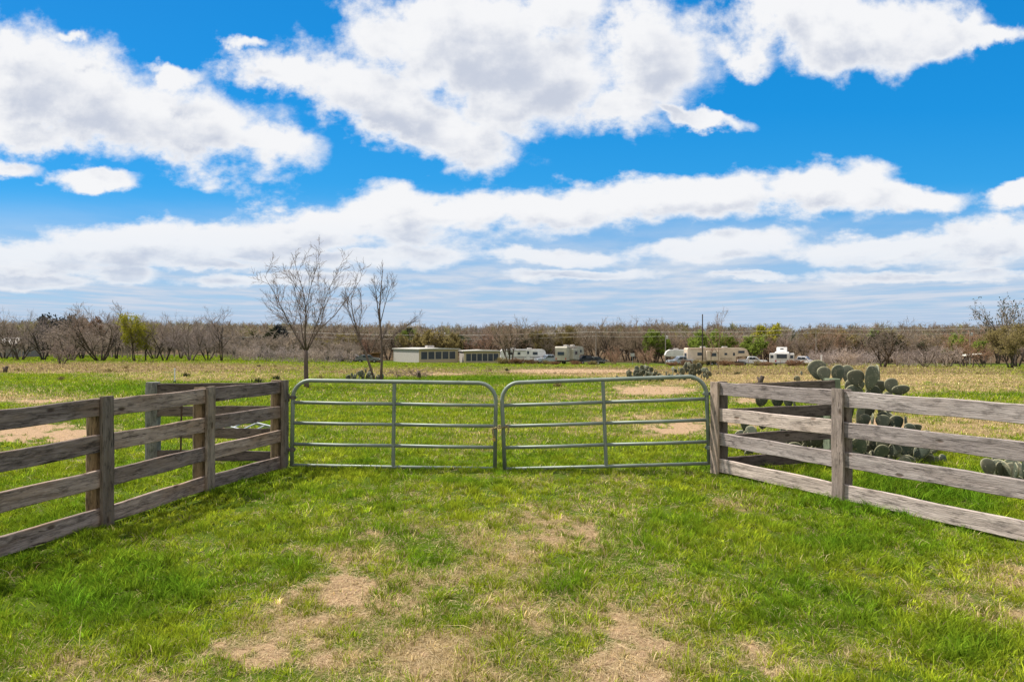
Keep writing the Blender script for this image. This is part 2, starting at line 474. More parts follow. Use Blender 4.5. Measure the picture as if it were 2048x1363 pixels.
# ---------------------------------------------------------------- ground: one sheet to the horizon
def make_ground():
    ang_f = np.linspace(-56, 56, 561)
    ang_b = np.linspace(56, 304, 64)[1:-1]
    ang = np.radians(np.concatenate((ang_f, ang_b)))
    rad = np.concatenate((np.geomspace(0.6, 60, 330), np.geomspace(60, 520, 150)[1:], np.geomspace(520, 5200, 30)[1:]))
    A, Rr = np.meshgrid(ang, rad)
    x, y = np.sin(A) * Rr, np.cos(A) * Rr
    z = terrain(x, y)
    n, m = len(rad), len(ang)
    verts = np.stack((x, y, z), -1).reshape(-1, 3)
    verts = np.vstack((verts, [[0, 0, tz(0, 0)]]))
    i, j = np.meshgrid(np.arange(n - 1), np.arange(m), indexing='ij')
    j2 = (j + 1) % m
    q = np.stack((i * m + j2, i * m + j, (i + 1) * m + j, (i + 1) * m + j2), -1).reshape(-1)
    c = len(verts) - 1
    jj = np.arange(m)
    tri = np.stack((np.full(m, c), jj, (jj + 1) % m), -1).reshape(-1)
    me = mesh_np('ground', verts, np.concatenate((q, tri)), np.concatenate((np.full((n - 1) * m, 4), np.full(m, 3))), True)
    d, ba, lu = cover(verts[:, 0], verts[:, 1], verts[:, 2])
    wood = sstep(134, 150, verts[:, 1])
    color_attr(me, 'cover', np.stack((d, ba, lu), -1))
    a = me.attributes.new('wood', 'FLOAT', 'POINT')
    a.data.foreach_set('value', wood.astype(np.float32))
    m_ = bpy.data.materials.new('field_soil_and_turf')
    m_.use_nodes = True
    t = m_.node_tree
    bs = t.nodes['Principled BSDF']
    q = NB(t)
    at_ = q.n('ShaderNodeAttribute', attribute_name='cover')
    d_, b_, l_ = q.sep(at_.outputs['Vector'])
    wd = q.n('ShaderNodeAttribute', attribute_name='wood').outputs['Fac']
    P = q.n('ShaderNodeTexCoord').outputs['Object']
    f1 = q.noise(P, 9.0, 6, 0.65)
    f2 = q.noise(P, 60.0, 5, 0.7)
    f3 = q.noise(P, 1.1, 5, 0.6)
    str_ = q.noise(q.vmath('MULTIPLY', P, (1, 0.6, 1)), 140.0, 3, 0.7)
    green = q.mix(f2, (0.03, 0.055, 0.006), (0.10, 0.15, 0.014))
    green = q.mix(q.maprange(f1, .35, .7), green, (0.06, 0.085, 0.010))
    straw = q.mix(f2, (0.13, 0.09, 0.04), (0.34, 0.255, 0.13))
    sand = q.mix(q.maprange(f2, .3, .7), (0.21, 0.132, 0.08), (0.44, 0.305, 0.20))
    sand = q.mix(q.maprange(str_, .58, .72, 0, 0.55), sand, (0.20, 0.12, 0.06))
    sand = q.mix(q.maprange(f1, .5, .75, 0, .5), sand, (0.46, 0.34, 0.18))
    c1 = q.mix(q.maprange(q.math('ADD', d_, q.math('MULTIPLY', q.math('SUBTRACT', f1, .5), .9)), .25, .75, smooth=True), green, straw)
    c2 = q.mix(q.maprange(q.math('ADD', b_, q.math('MULTIPLY', q.math('SUBTRACT', f1, .5), .9)),   .25, .85, smooth=True), c1, sand)
    c2 = q.mix(wd, c2, q.mix(f3, (0.075, 0.052, 0.032), (0.14, 0.10, 0.06)))
    q.link(c2, bs.inputs['Base Color'])
    bs.inputs['Roughness'].default_value = 0.95
    bs.inputs['Specular IOR Level'].default_value = 0.05
    bp = q.n('ShaderNodeBump')
    bp.inputs['Strength'].default_value = 0.7
    bp.inputs['Distance'].default_value = 0.03
    q.link(q.math('ADD', f2, f1), bp.inputs['Height'])
    q.link(bp.outputs[0], bs.inputs['Normal'])
    o = link('ground', me, None, m_)
    tag(o, kind='structure')
make_ground()

# ---------------------------------------------------------------- grass
def grass_material():
    m_ = bpy.data.materials.new('grass_blades')
    m_.use_nodes = True
    t = m_.node_tree
    t.nodes.clear()
    q = NB(t)
    c = q.n('ShaderNodeAttribute', attribute_name='tint').outputs['Color']
    di = q.n('ShaderNodeBsdfDiffuse'); q.link(c, di.inputs['Color'])
    tr = q.n('ShaderNodeBsdfTranslucent'); q.link(c, tr.inputs['Color'])
    mx = q.n('ShaderNodeMixShader'); mx.inputs[0].default_value = 0.42
    q.link(di.outputs[0], mx.inputs[1]); q.link(tr.outputs[0], mx.inputs[2])
    o = q.n('ShaderNodeOutputMaterial'); q.link(mx.outputs[0], o.inputs['Surface'])
    return m_
GRASS_M = grass_material()
def make_grass():
    rng = np.random.default_rng(7)
    V, C = [], []
    #      y0   y1   per m2   width            height        
    ZONES = [(2.3, 4.5, 9500, (0.0032, 0.0062), (0.030, 0.080)),
             (4.5, 7.0, 6500, (0.0042, 0.0075), (0.032, 0.082)),
             (7.0, 11.0, 3400, (0.006, 0.0105), (0.034, 0.085)),
             (11.0, 20.0, 1000, (0.009, 0.016), (0.04, 0.095)),
             (20.0, 40.0, 230, (0.016, 0.030), (0.05, 0.105)),
             (40.0, 75.0, 46, (0.03, 0.06), (0.05, 0.12)),
             (75.0, 128.0, 15, (0.06, 0.11), (0.07, 0.17))]
    for (y0, y1, dn, wr, hr) in ZONES:
        k = 0.93
        area = k * (y1 ** 2 - y0 ** 2) + 1.6 * (y1 - y0)
        n = int(area * dn)
        t = rng.random(n)
        y = np.sqrt(y0 ** 2 + t * (y1 ** 2 - y0 ** 2))
        x = (rng.random(n) * 2 - 1) * (k * y + 0.8)
        # blades stand in tufts that share a size, a tint and a common centre
        T = 24 if y0 < 11 else 5
        nt_ = n // T
        n = nt_ * T
        th = rng.random(n) * 2 * np.pi
        tsize = np.repeat(np.exp(rng.normal(0, .38, nt_)), T)
        thue = np.repeat(rng.normal(0, 1, nt_), T)
        tval = np.repeat(rng.normal(0, 1, nt_), T)
        trad = np.abs(rng.normal(0, 1, n))
        rad0 = 0.026 if y0 < 7 else (0.035 if y0 < 11 else 0.07 * y0 / 11)
        x = np.repeat(x[:nt_], T) + np.cos(th) * trad * rad0 * tsize
        y = np.repeat(y[:nt_], T) + np.sin(th) * trad * rad0 * tsize
        z = terrain(x, y)
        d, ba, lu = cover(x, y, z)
        tuft = fbm(x * 5.5, y * 5.5, 51, 3)
        big = fbm(x * 1.3, y * 1.3, 61, 3)
        fd = np.minimum.reduce([segdist(x, y, P[i], P[i + 1]) for P in (LF_P, RF_P, LR_P, RR_P) for i in range(len(P) - 1)])
        edge = np.exp(-(fd / 0.16) ** 2)
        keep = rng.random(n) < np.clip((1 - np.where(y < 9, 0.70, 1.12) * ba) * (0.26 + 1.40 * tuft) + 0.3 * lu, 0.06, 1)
        x, y, z, d, ba, lu, tuft, edge, big, th, tsize, thue, tval, trad = (q[keep] for q in (x, y, z, d, ba, lu, tuft, edge, big, th, tsize, thue, tval, trad))
        n = len(x)
        h = hr[0] + (hr[1] - hr[0]) * rng.random(n) ** 1.4
        h = h * (0.45 + 1.7 * tuft ** 1.5) * 0.78 * np.clip(tsize, .4, 1.7) ** .8 * (1 - 0.45 * ba) * (1 + 0.6 * lu) * (1 - 0.25 * edge) * (1 - 0.15 * d)
        tall = (y > 40) & (d > 0.5)
        h = np.where(tall, h * (1.0 + 0.9 * big), h)
        # the long grass behind the fence on the right
        rear = sstep(0.1, 0.5, (x - 3.06) - (9.34 - y) * 0.6) * (y < 12) * (y > 2)
        h = h * (1 + 0.35 * rear)
        w_ = wr[0] + (wr[1] - wr[0]) * rng.random(n)
        face = rng.random(n) * 2 * np.pi
        lean_a = th + rng.normal(0, .5, n)
        lean = h * (0.15 + 0.5 * np.minimum(trad, 1.6) + 0.4 * rng.random(n))
        isdry = rng.random(n) * .75 + .25 * (.5 + .4 * thue) < np.clip(0.03 + 1.0 * d + 1.1 * ba - 0.1 * lu, 0, 0.97)
        flat = isdry & (rng.random(n) < 0.55 + .4 * ba) & (y < 20)
        lean = np.where(flat, h * 1.7, lean)
        hz = np.where(flat, h * 0.18 + 0.004, h)
        g_a = np.array([0.142, 0.245, 0.014]); g_b = np.array([0.31, 0.352, 0.024]); g_c = np.array([0.085, 0.190, 0.014])
        t1 = np.clip(0.52 + (big - 0.5) * 2.0 + (rng.random(n) - 0.5) * 0.5 + 0.26 * thue - 0.4 * lu + 0.5 * d, 0, 1)[:, None]
        col = g_a * (1 - t1) + g_b * t1
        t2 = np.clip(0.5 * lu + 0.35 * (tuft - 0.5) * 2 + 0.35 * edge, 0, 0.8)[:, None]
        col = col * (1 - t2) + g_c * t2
        s_a = np.array([0.36, 0.26, 0.12]); s_b = np.array([0.62, 0.50, 0.28])
        t3 = rng.random(n)[:, None]
        col = np.where(isdry[:, None], s_a * (1 - t3) + s_b * t3, col)
        col = col * (0.78 + 0.44 * rng.random(n))[:, None] * np.exp(.30 * tval)[:, None]
        if y0 > 20: col = col * np.where(isdry, 0.66, 1.0)[:, None]
        # broad-leaved weeds among the lush grass, and a few long dead stems
        weed = (~isdry) & (rng.random(n) < 0.22 * lu * (big > 0.48)) & (y < 14)
        w_ = np.where(weed, w_ * 3.4, w_); hz = np.where(weed, hz * 0.6, hz); lean = np.where(weed, h * 0.5, lean)
        stem = isdry & (rng.random(n) < 0.035) & (y < 14)
        lean = np.where(stem, h * 3.6, lean); w_ = np.where(stem, w_ * 0.8, w_)
        sx, sy = np.cos(face) * w_ / 2, np.sin(face) * w_ / 2
        lx, ly = np.cos(lean_a) * lean, np.sin(lean_a) * lean
        o = np.zeros((n, 5, 3))
        z0 = z - 0.006
        o[:, 0] = np.stack((x - sx, y - sy, z0), -1)
        o[:, 1] = np.stack((x + sx, y + sy, z0), -1)
        mx, my, mz = x + lx * .33, y + ly * .33, z0 + hz * .62
        o[:, 2] = np.stack((mx + sx * .8, my + sy * .8, mz), -1)
        o[:, 3] = np.stack((mx - sx * .8, my - sy * .8, mz), -1)
        o[:, 4] = np.stack((x + lx, y + ly, z0 + hz * .98), -1)
        V.append(o.reshape(-1, 3))
        C.append(np.repeat(col, 5, 0))
        if y0 < 11:      # dead straw lying flat
            n = int(area * dn * .55)
            y = np.sqrt(y0 ** 2 + rng.random(n) * (y1 ** 2 - y0 ** 2))
            x = (rng.random(n) * 2 - 1) * (k * y + 0.8)
            d, ba, lu = cover(x, y)
            kp = rng.random(n) < np.clip(.03 + .75 * d + .9 * ba, 0, 1)
            x, y = x[kp], y[kp]
            n = len(x)
            z = terrain(x, y) + rng.random(n) * .012
            a = rng.random(n) * 2 * np.pi
            ln = (0.02 + 0.075 * rng.random(n) ** 2) * (1 + y0 / 10)
            w2 = wr[0] * (.45 + .5 * rng.random(n))
            o = np.zeros((n, 5, 3))
            cx_, sy_ = np.cos(a), np.sin(a)
            bend = rng.normal(0, .25, n) * ln
            for q_, (f, wf, dz) in enumerate(((0, -1, 0), (0, 1, 0), (.5, 1, .006), (.5, -1, .006), (1, 0, 0))):
                bb = bend * (1 - (2 * f - 1) ** 2)
                o[:, q_] = np.stack((x + cx_ * ln * f - sy_ * (w2 / 2 * wf + bb), y + sy_ * ln * f + cx_ * (w2 / 2 * wf + bb), z + dz), -1)
            t3 = rng.random(n)[:, None]
            col = (np.array([0.32, 0.23, 0.13]) * (1 - t3) + np.array([0.66, 0.54, 0.34]) * t3) * (.7 + .5 * rng.random(n))[:, None]
            V.append(o.reshape(-1, 3))
            C.append(np.repeat(col, 5, 0))
    V, C = np.concatenate(V), np.concatenate(C)
    n = len(V) // 5
    base = (np.arange(n) * 5)[:, None]
    idx = (base + np.array([0, 1, 2, 3, 3, 2, 4])[None, :]).reshape(-1)
    me = mesh_np('grass', V, idx, np.tile([4, 3], n))
    color_attr(me, 'tint', C)
    o = link('grass', me, None, GRASS_M)
    tag(o, 'short green pasture grass mixed with dry straw blades', 'grass', kind='stuff')
    print('grass blades', n)
make_grass()
# ---------------------------------------------------------------- weathered wood
def wood_material(name, light, dark, stain, horizontal=True, moss=0.0):
    m_ = bpy.data.materials.new(name)
    m_.use_nodes = True
    t = m_.node_tree
    bs = t.nodes['Principled BSDF']
    q = NB(t)
    P = q.n('ShaderNodeTexCoord').outputs['Object']
    rnd = q.n('ShaderNodeObjectInfo').outputs['Random']
    off = q.comb(q.math('MULTIPLY', rnd, 37.0), q.math('MULTIPLY', rnd, 91.0), q.math('MULTIPLY', rnd, 53.0))
    P = q.vmath('ADD', P, off)
    ax = (1.2, 14, 14) if horizontal else (14, 14, 1.2)
    ax2 = (4, 75, 75) if horizontal else (75, 75, 4)
    wv = q.vmath('ADD', P, q.vmath('SCALE', q.vmath('SUBTRACT', q.noise(P, 3.5, 3, 0.5, color=True), (0.5, 0.5, 0.5)), scale=0.05))
    g1 = q.noise(q.vmath('MULTIPLY', wv, ax), 1.0, 5, 0.6)
    g2 = q.noise(q.vmath('MULTIPLY', wv, ax2), 1.0, 4, 0.65)
    ax3 = (1.0, 3.2, 3.2) if horizontal else (3.2, 3.2, 1.0)
    blot = q.noise(q.vmath('MULTIPLY', P, ax3), 1.6, 4, 0.6)
    blot2 = q.noise(q.vmath('MULTIPLY', wv, ax3), 5.5, 6, 0.7)
    c = q.mix(q.maprange(q.math('ADD', q.math('MULTIPLY', g1, .5), q.math('MULTIPLY', g2, .5)), .36, .64), dark, light)
    c = q.mix(q.maprange(blot, .47, .75, 0, .75), c, stain)
    c = q.mix(q.maprange(blot2, .50, .66, 0, .75), c, tuple(k * .38 for k in dark))
    # cracks and knots
    cr = q.maprange(q.noise(q.vmath('MULTIPLY', wv, (2.2, 46, 46) if horizontal else (46, 46, 2.2)), 1.0, 2, 0.5), .66, .72, 0, .85)
    c = q.mix(cr, c, tuple(k * .18 for k in dark))
    vo = q.n('ShaderNodeTexVoronoi', feature='DISTANCE_TO_EDGE' if False else 'F1')
    q.link(q.vmath('MULTIPLY', P, (2.3, 5.0, 5.0) if horizontal else (5.0, 5.0, 2.3)), vo.inputs['Vector'])
    vo.inputs['Scale'].default_value = 1.0
    kn = q.maprange(vo.outputs['Distance'], .07, .13, .8, 0.0)
    c = q.mix(kn, c, (dark[0] * .5, dark[1] * .4, dark[2] * .32))
    c = q.mix(1.0, c, q.ramp(rnd, [(0, (0.66, 0.64, 0.64)), (.5, (1.0, .98, .97)), (1, (1.22, 1.14, 1.04))]), 'MULTIPLY')
    if moss:
        c = q.mix(q.maprange(q.noise(P, 5.0, 5, 0.6), .5, .7, 0, moss), c, (0.075, 0.085, 0.05))
    q.link(c, bs.inputs['Base Color'])
    bs.inputs['Roughness'].default_value = 0.88
    bs.inputs['Specular IOR Level'].default_value = 0.15
    bp = q.n('ShaderNodeBump')
    bp.inputs['Strength'].default_value = 0.55
    bp.inputs['Distance'].default_value = 0.012
    q.link(q.math('SUBTRACT', q.math('ADD', g1, g2), q.math('ADD', cr, kn)), bp.inputs['Height'])
    q.link(bp.outputs[0], bs.inputs['Normal'])
    return m_
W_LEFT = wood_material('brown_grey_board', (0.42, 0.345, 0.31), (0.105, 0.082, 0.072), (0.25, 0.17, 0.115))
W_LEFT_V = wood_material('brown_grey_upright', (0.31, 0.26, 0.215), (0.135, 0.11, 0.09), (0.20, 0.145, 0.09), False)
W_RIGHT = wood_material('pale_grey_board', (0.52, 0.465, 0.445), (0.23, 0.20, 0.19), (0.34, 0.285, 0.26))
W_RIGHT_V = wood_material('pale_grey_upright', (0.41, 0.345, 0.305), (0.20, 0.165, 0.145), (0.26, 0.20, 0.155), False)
W_DARK = wood_material('shaded_grey_board', (0.20, 0.165, 0.15), (0.07, 0.058, 0.053), (0.11, 0.08, 0.062))  # fence wing boards: their shade is put into a darker board colour
W_POST = wood_material('brown_round_post', (0.27, 0.205, 0.13), (0.09, 0.068, 0.043), (0.16, 0.11, 0.06), False)
W_GREY_POST = wood_material('mossy_grey_post', (0.28, 0.285, 0.265), (0.085, 0.087, 0.082), (0.14, 0.15, 0.135), False, .5)
W_GREEN_POST = wood_material('green_post', (0.17, 0.21, 0.15), (0.08, 0.105, 0.075), (0.13, 0.15, 0.10), False, .6)

def board_mesh(L, h, th, seed, vertical=False):
    """a sawn board along x (or z) with slightly wavy, worn edges; origin at its middle"""
    rng = random.Random(seed)
    n = max(6, int(L / 0.12))
    ph = [rng.uniform(0, 6.28) for _ in range(4)]
    vs, fs = [], []
    bow = rng.uniform(-.006, .006)
    prof = 8
    for i in range(n + 1):
        t = i / n
        x = -L / 2 + L * t
        e1 = 0.0035 * math.sin(x * 7 + ph[0]) + rng.uniform(-.0022, .0022)
        e2 = 0.0035 * math.sin(x * 6 + ph[1]) + rng.uniform(-.0022, .0022)
        dy = 0.004 * math.sin(x * 2.2 + ph[2]) + bow * (1 - (2 * t - 1) ** 2)
        a, b_ = th / 2, h / 2
        c = 0.006
        ring = [(-a, -b_ + c + e1), (-a + c, -b_ + e1), (a - c, -b_ + e1), (a, -b_ + c + e1), (a, b_ - c + e2), (a - c, b_ + e2), (-a + c, b_ + e2), (-a, b_ - c + e2)]
        for (yy, zz) in ring:
            vs.append((x, yy + dy, zz) if not vertical else (zz, yy + dy, x))
    for i in range(n):
        for k in range(prof):
            k2 = (k + 1) % prof
            fs.append((i * prof + k, i * prof + k2, (i + 1) * prof + k2, (i + 1) * prof + k))
    fs.append(tuple(range(prof))[::-1])
    fs.append(tuple(range(n * prof, (n + 1) * prof)))
    return MB().add(vs, fs).mesh('board')
def post_mesh(r, h, seed):
    rng = random.Random(seed)
    n, m = 14, 12
    vs, fs = [], []
    ph = rng.uniform(0, 6)
    for i in range(m + 1):
        z = -0.25 + (h + 0.25) * i / m
        rr = r * (1.03 - 0.06 * i / m) + rng.uniform(-.003, .003)
        if i == m: rr -= .008
        for k in range(n):
            a = 2 * math.pi * k / n
            q = rr * (1 + .035 * math.sin(3 * a + ph + z) + rng.uniform(-.012, .012))
            vs.append((q * math.cos(a), q * math.sin(a), z))
    for i in range(m):
        for k in range(n):
            k2 = (k + 1) % n
            fs.append((i * n + k, i * n + k2, (i + 1) * n + k2, (i + 1) * n + k))
    fs.append(tuple(range(m * n, (m + 1) * n)))
    return MB().add(vs, fs).mesh('post', smooth=False)
RAIL_Z = [0.115, 0.505, 0.88, 1.258]
def put_local(o, root, p, yaw, pitch=0.0):
    o.parent = root
    o.location = Vector(p) - root.location
    o.rotation_euler = (0, -pitch, yaw)
def fence_run(root, pts, side, wood, wood_v, wood_p, rail_h=.185, th=.042, post_r=.085, seed=1, lift=None, z_r=RAIL_Z, board_posts=None, span=2):
    """rails nailed on the 'side' face of posts, upright cover boards in front of the rails"""
    n = len(pts)
    lift = lift or [0.0] * n
    P = [Vector((x, y, tz(x, y))) for x, y in pts]
    for i in range(n - 1):
        a, b_ = P[i], P[i + 1]
        d = (b_ - a); d.z = 0
        L = d.length
        d.normalize()
        nrm = Vector((-d.y, d.x, 0)) * side
        yaw = math.atan2(d.y, d.x)
        for k, z in enumerate(z_r):
            me = board_mesh(L - .006, rail_h, th, seed * 100 + i * 10 + k)
            o = link('rail', me, None, wood)
            jit = random.Random(seed * 19 + i * 5 + k)
            za, zb = z + lift[i] + jit.uniform(-.012, .012), z + lift[i + 1] + jit.uniform(-.012, .012)
            mid = (a + b_) / 2
            put_local(o, root, (mid.x, mid.y, (za + zb) / 2 + (a.z + b_.z) / 2 * .4), yaw, math.atan2(zb - za, L))
    for i in range(n):
        j = min(i, n - 2)
        d = (P[j + 1] - P[j]); d.z = 0
        d.normalize()
        nrm = Vector((-d.y, d.x, 0)) * side
        yaw = math.atan2(d.y, d.x)
        if board_posts is None or board_posts[i]:
            me = board_mesh(1.42 + .03 * ((i * 7) % 3 - 1), .15, .04, seed * 77 + i, True)
            o = link('cover_board', me, None, wood_v)
            q = P[i] + nrm * (th / 2 + .022)
            put_local(o, root, (q.x, q.y, P[i].z + .665 + lift[i]), yaw)
        if wood_p is not None:
            me = post_mesh(post_r, 1.36 + lift[i] if board_posts is None else 1.30, seed * 31 + i)
            o = link('post', me, None, wood_p)
            q = P[i] - nrm * (th / 2 + post_r + .004)
            put_local(o, root, (q.x, q.y, P[i].z), yaw)
    return root

def make_fences():
    t = thing('board_fence', 'dark brown grey four board wooden fence with shaded boards, meeting the sagging gate', 'fence', (-4.3, 6.7, 0))
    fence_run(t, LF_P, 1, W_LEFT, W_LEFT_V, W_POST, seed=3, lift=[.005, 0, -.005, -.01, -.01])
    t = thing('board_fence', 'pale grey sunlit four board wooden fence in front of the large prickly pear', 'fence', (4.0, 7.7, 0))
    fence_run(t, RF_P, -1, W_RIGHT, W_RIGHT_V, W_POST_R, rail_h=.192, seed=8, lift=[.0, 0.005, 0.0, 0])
    # short wings running back from the two gate posts
    t = thing('board_fence', 'short dark board fence wing ending at a round mossy post behind the shaded fence', 'fence', (-4.7, 10.0, 0))
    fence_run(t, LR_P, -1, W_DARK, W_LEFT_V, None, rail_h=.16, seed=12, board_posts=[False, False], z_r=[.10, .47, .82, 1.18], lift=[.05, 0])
    o = link('post', post_mesh(.115, 1.29, 5), None, W_GREY_POST)
    put_local(o, t, (-5.90, 10.28, tz(-5.9, 10.28)), 0.3)
    t = thing('board_fence', 'short dark board fence wing ending at a green topped post beside the cactus', 'fence', (4.2, 9.8, 0))
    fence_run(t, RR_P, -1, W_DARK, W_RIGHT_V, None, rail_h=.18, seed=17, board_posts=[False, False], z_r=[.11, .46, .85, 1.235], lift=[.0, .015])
    sq = MB().box((0, 0, .54), (.19, .19, 1.62)).mesh('post', .012)
    o = link('post', sq, None, W_GREEN_POST)
    put_local(o, t, (5.24, 10.24, tz(5.2, 10.2)), 0.1)
    # the two thin steel stakes and the ladder behind the left fence
    st = mat('rusty_steel', (.09, .06, .045), .8, .35, 14, .5)
    g_ = at(351, 918)
    s_ = MB().box((0, 0, .45), (.028, .005, 1.3)).box((0, .012, .45), (.005, .024, 1.3)).build('steel_stake', st)
    s_.location = (-5.25, 9.9, tz(-5.25, 9.9))
    s_.rotation_euler = (0.03, 0.02, .4)
    tag(s_, 'thin rusty steel stake standing against the dark fence wing beside its mossy post', 'stake')
    al = mat('dull_aluminium', (.50, .52, .54), .42, .15, 9, .7)
    g_ = at(497, 866)
    lad = thing('ladder', 'grey metal ladder lying tilted in the grass behind the shaded fence', 'ladder', g_ + Vector((0, 0, .14)))
    lad.rotation_euler = (R(14), R(7), R(-24))
    for s in (-.2, .2):
        MB().box((0, s, 0), (1.25, .028, .07)).build('side_rail', al, lad, .006)
    for k in range(5):
        MB().tube([(-.52 + k * .26, -.2, 0), (-.52 + k * .26, .2, 0)], .016, 8).build('rung', al, lad)
W_POST_R = wood_material('grey_brown_post', (0.25, 0.215, 0.185), (0.10, 0.085, 0.075), (0.15, 0.12, 0.10), False)
make_fences()

# ---------------------------------------------------------------- gates
def steel_material():
    m_ = bpy.data.materials.new('galvanised_tube')
    m_.use_nodes = True
    t = m_.node_tree
    bs = t.nodes['Principled BSDF']
    q = NB(t)
    P = q.n('ShaderNodeTexCoord').outputs['Object']
    n1 = q.noise(P, 5.0, 5, 0.6); n2 = q.noise(P, 60.0, 3, 0.6)
    c = q.mix(q.maprange(n1, .3, .7), (0.145, 0.18, 0.155), (0.23, 0.265, 0.235))
    c = q.mix(q.maprange(n2, .55, .75, 0, .5), c, (0.16, 0.18, 0.17))
    c = q.mix(q.maprange(q.noise(P, 11.0, 6, 0.7), .64, .74, 0, .7), c, (0.16, 0.10, 0.06))
    q.link(c, bs.inputs['Base Color'])
    bs.inputs['Metallic'].default_value = 0.25
    q.link(q.maprange(n1, .3, .7, .48, .66), bs.inputs['Roughness'])
    return m_
STEEL = steel_material()
RUST = mat('dark_hinge_steel', (.12, .105, .09), .6, .35, 22, .6)
def arc(c, r, a0, a1, n=8):
    return [Vector((c[0] + r * math.cos(a0 + (a1 - a0) * i / n), 0, c[1] + r * math.sin(a0 + (a1 - a0) * i / n))) for i in range(n + 1)]
def gate(label, a, b_, w_, h_, roll, hinge_left):
    """tube gate in its own x-z plane; a = hinge-side or left foot, b = the other foot"""
    d = Vector((b_[0] - a[0], b_[1] - a[1], 0))
    t = thing('farm_gate', label, 'gate', a, math.atan2(d.y, d.x), 'pair of tube gates')
    t.rotation_euler = (0, -roll, math.atan2(d.y, d.x))
    rr = .27
    rt = .030
    pts = [Vector((0, 0, 0))] + [Vector((0, 0, h_ - rr - .1))] + arc((rr, h_ - rr), rr, math.pi, math.pi / 2) + [Vector((w_ * .5, 0, h_))] + arc((w_ - rr, h_ - rr), rr, math.pi / 2, 0) + [Vector((w_, 0, h_ - rr - .1)), Vector((w_, 0, 0))]
    MB().tube(pts, rt, 14).build('frame', STEEL, t, smooth=True)
    for k, z in enumerate((0.012, h_ * .255, h_ * .502, h_ * .742)):
        for (x0, x1) in ((.018, w_ * .497), (w_ * .503, w_ - .018)) if k else ((.0, w_),):
            MB().tube([(x0, 0, z), ((x0 + x1) / 2, 0, z - .004), (x1, 0, z)], .0255, 12).build('bar', STEEL, t, smooth=True)
    br = MB().box((w_ * .5, 0, h_ * .5), (.052, .05, h_ - .03)).build('brace', STEEL, t, .012, 2)
    hx = 0.0 if hinge_left else w_
    s = -1 if hinge_left else 1
    for z in (.19 * h_, .80 * h_):
        hg = MB().lathe([(.044, -.026), (.046, -.024), (.046, .024), (.044, .026)], 16, Matrix.Translation((hx, 0, z))).box((hx + s * .065, 0, z), (.05, .012, .046))
        ho = hg.build('hinge', RUST if hinge_left else STEEL, t, .003)
        MB().tube([(hx + s * .06, 0, z - .06), (hx + s * .06, 0, z + .05)], .010, 8).tube([(hx + s * .06, 0, z - .055), (hx + s * .14, 0.0, z - .055)], .010, 8).build('hinge_pin', RUST if hinge_left else STEEL, ho, smooth=True)
        MB().tube([(hx - s * .055, -.03, z), (hx - s * .055, .03, z)], .009, 6).build('hinge_bolt', RUST, ho)
    return t
GL = gate('galvanised five bar tube gate hung on the shaded brown fence, sagging slightly', (-3.387, 9.62, 0.05), (-.262, 9.58, 0), 3.125, 1.315, -R(.8), True)
GR = gate('galvanised five bar tube gate hung on the pale sunlit fence, tilted up at its hinges', (-.112, 9.57, 0.0), (2.975, 9.42, 0), 3.09, 1.325, R(2.15), False)

def make_chain():
    """chain round the two meeting uprights"""
    cz = .66
    ch = MB()
    xa, xb = -.185, -.115
    path = []
    for i in range(41):
        a = 2 * math.pi * i / 40
        ex = .11 if True else 0
        path.append(Vector((-.17 + ex * math.cos(a), 9.57 + .052 * math.sin(a), cz + .02 * math.sin(a + 1.0))))
    tail = [Vector((-.28, 9.515, cz)), Vector((-.30, 9.50, cz - .05)), Vector((-.285, 9.50, cz - .11)), Vector((-.27, 9.505, cz - .16))]
    tail2 = [Vector((-.065, 9.52, cz + .01)), Vector((-.045, 9.50, cz - .04)), Vector((-.06, 9.50, cz - .10))]
    def links(pth, step):
        acc = [0]
        for i in range(1, len(pth)): acc.append(acc[-1] + (pth[i] - pth[i - 1]).length)
        n = max(2, int(acc[-1] / step))
        for k in range(n):
            s = (k + .5) * acc[-1] / n
            i = max(j for j in range(len(acc)) if acc[j] <= s)
            i = min(i, len(pth) - 2)
            f = (s - acc[i]) / max(1e-6, acc[i + 1] - acc[i])
            p_ = pth[i].lerp(pth[i + 1], f)
            d = (pth[i + 1] - pth[i]).normalized()
            M = Matrix.Translation(p_) @ d.to_track_quat('X', 'Z').to_matrix().to_4x4() @ Matrix.Rotation(R(90) * (k % 2), 4, 'X')
            ring = [Vector((.021 * math.cos(a) , .0105 * math.sin(a), 0)) for a in [2 * math.pi * j / 12 for j in range(13)]]
            ch.tube(ring, .0058, 6, False, M)
    links(path, .028); links(tail, .028); links(tail2, .028)
    o = ch.build('chain', mat('brassy_chain', (.30, .24, .12), .5, .3, 25, .75), None, smooth=True)
    tag(o, 'short brassy chain looped around the two gate uprights where they meet', 'chain')
    lk = MB().box((-.275, 9.50, cz - .19), (.05, .024, .045)).tube([(-.290, 9.50, cz - .17), (-.290, 9.50, cz - .14), (-.275, 9.50, cz - .128), (-.260, 9.50, cz - .14), (-.260, 9.50, cz - .17)], .005, 6)
    o2 = lk.build('padlock', mat('brass', (.45, .33, .12), .4, .2, 20, .8), None, .004)
    tag(o2, 'small brass padlock hanging from the gate chain', 'padlock')
make_chain()

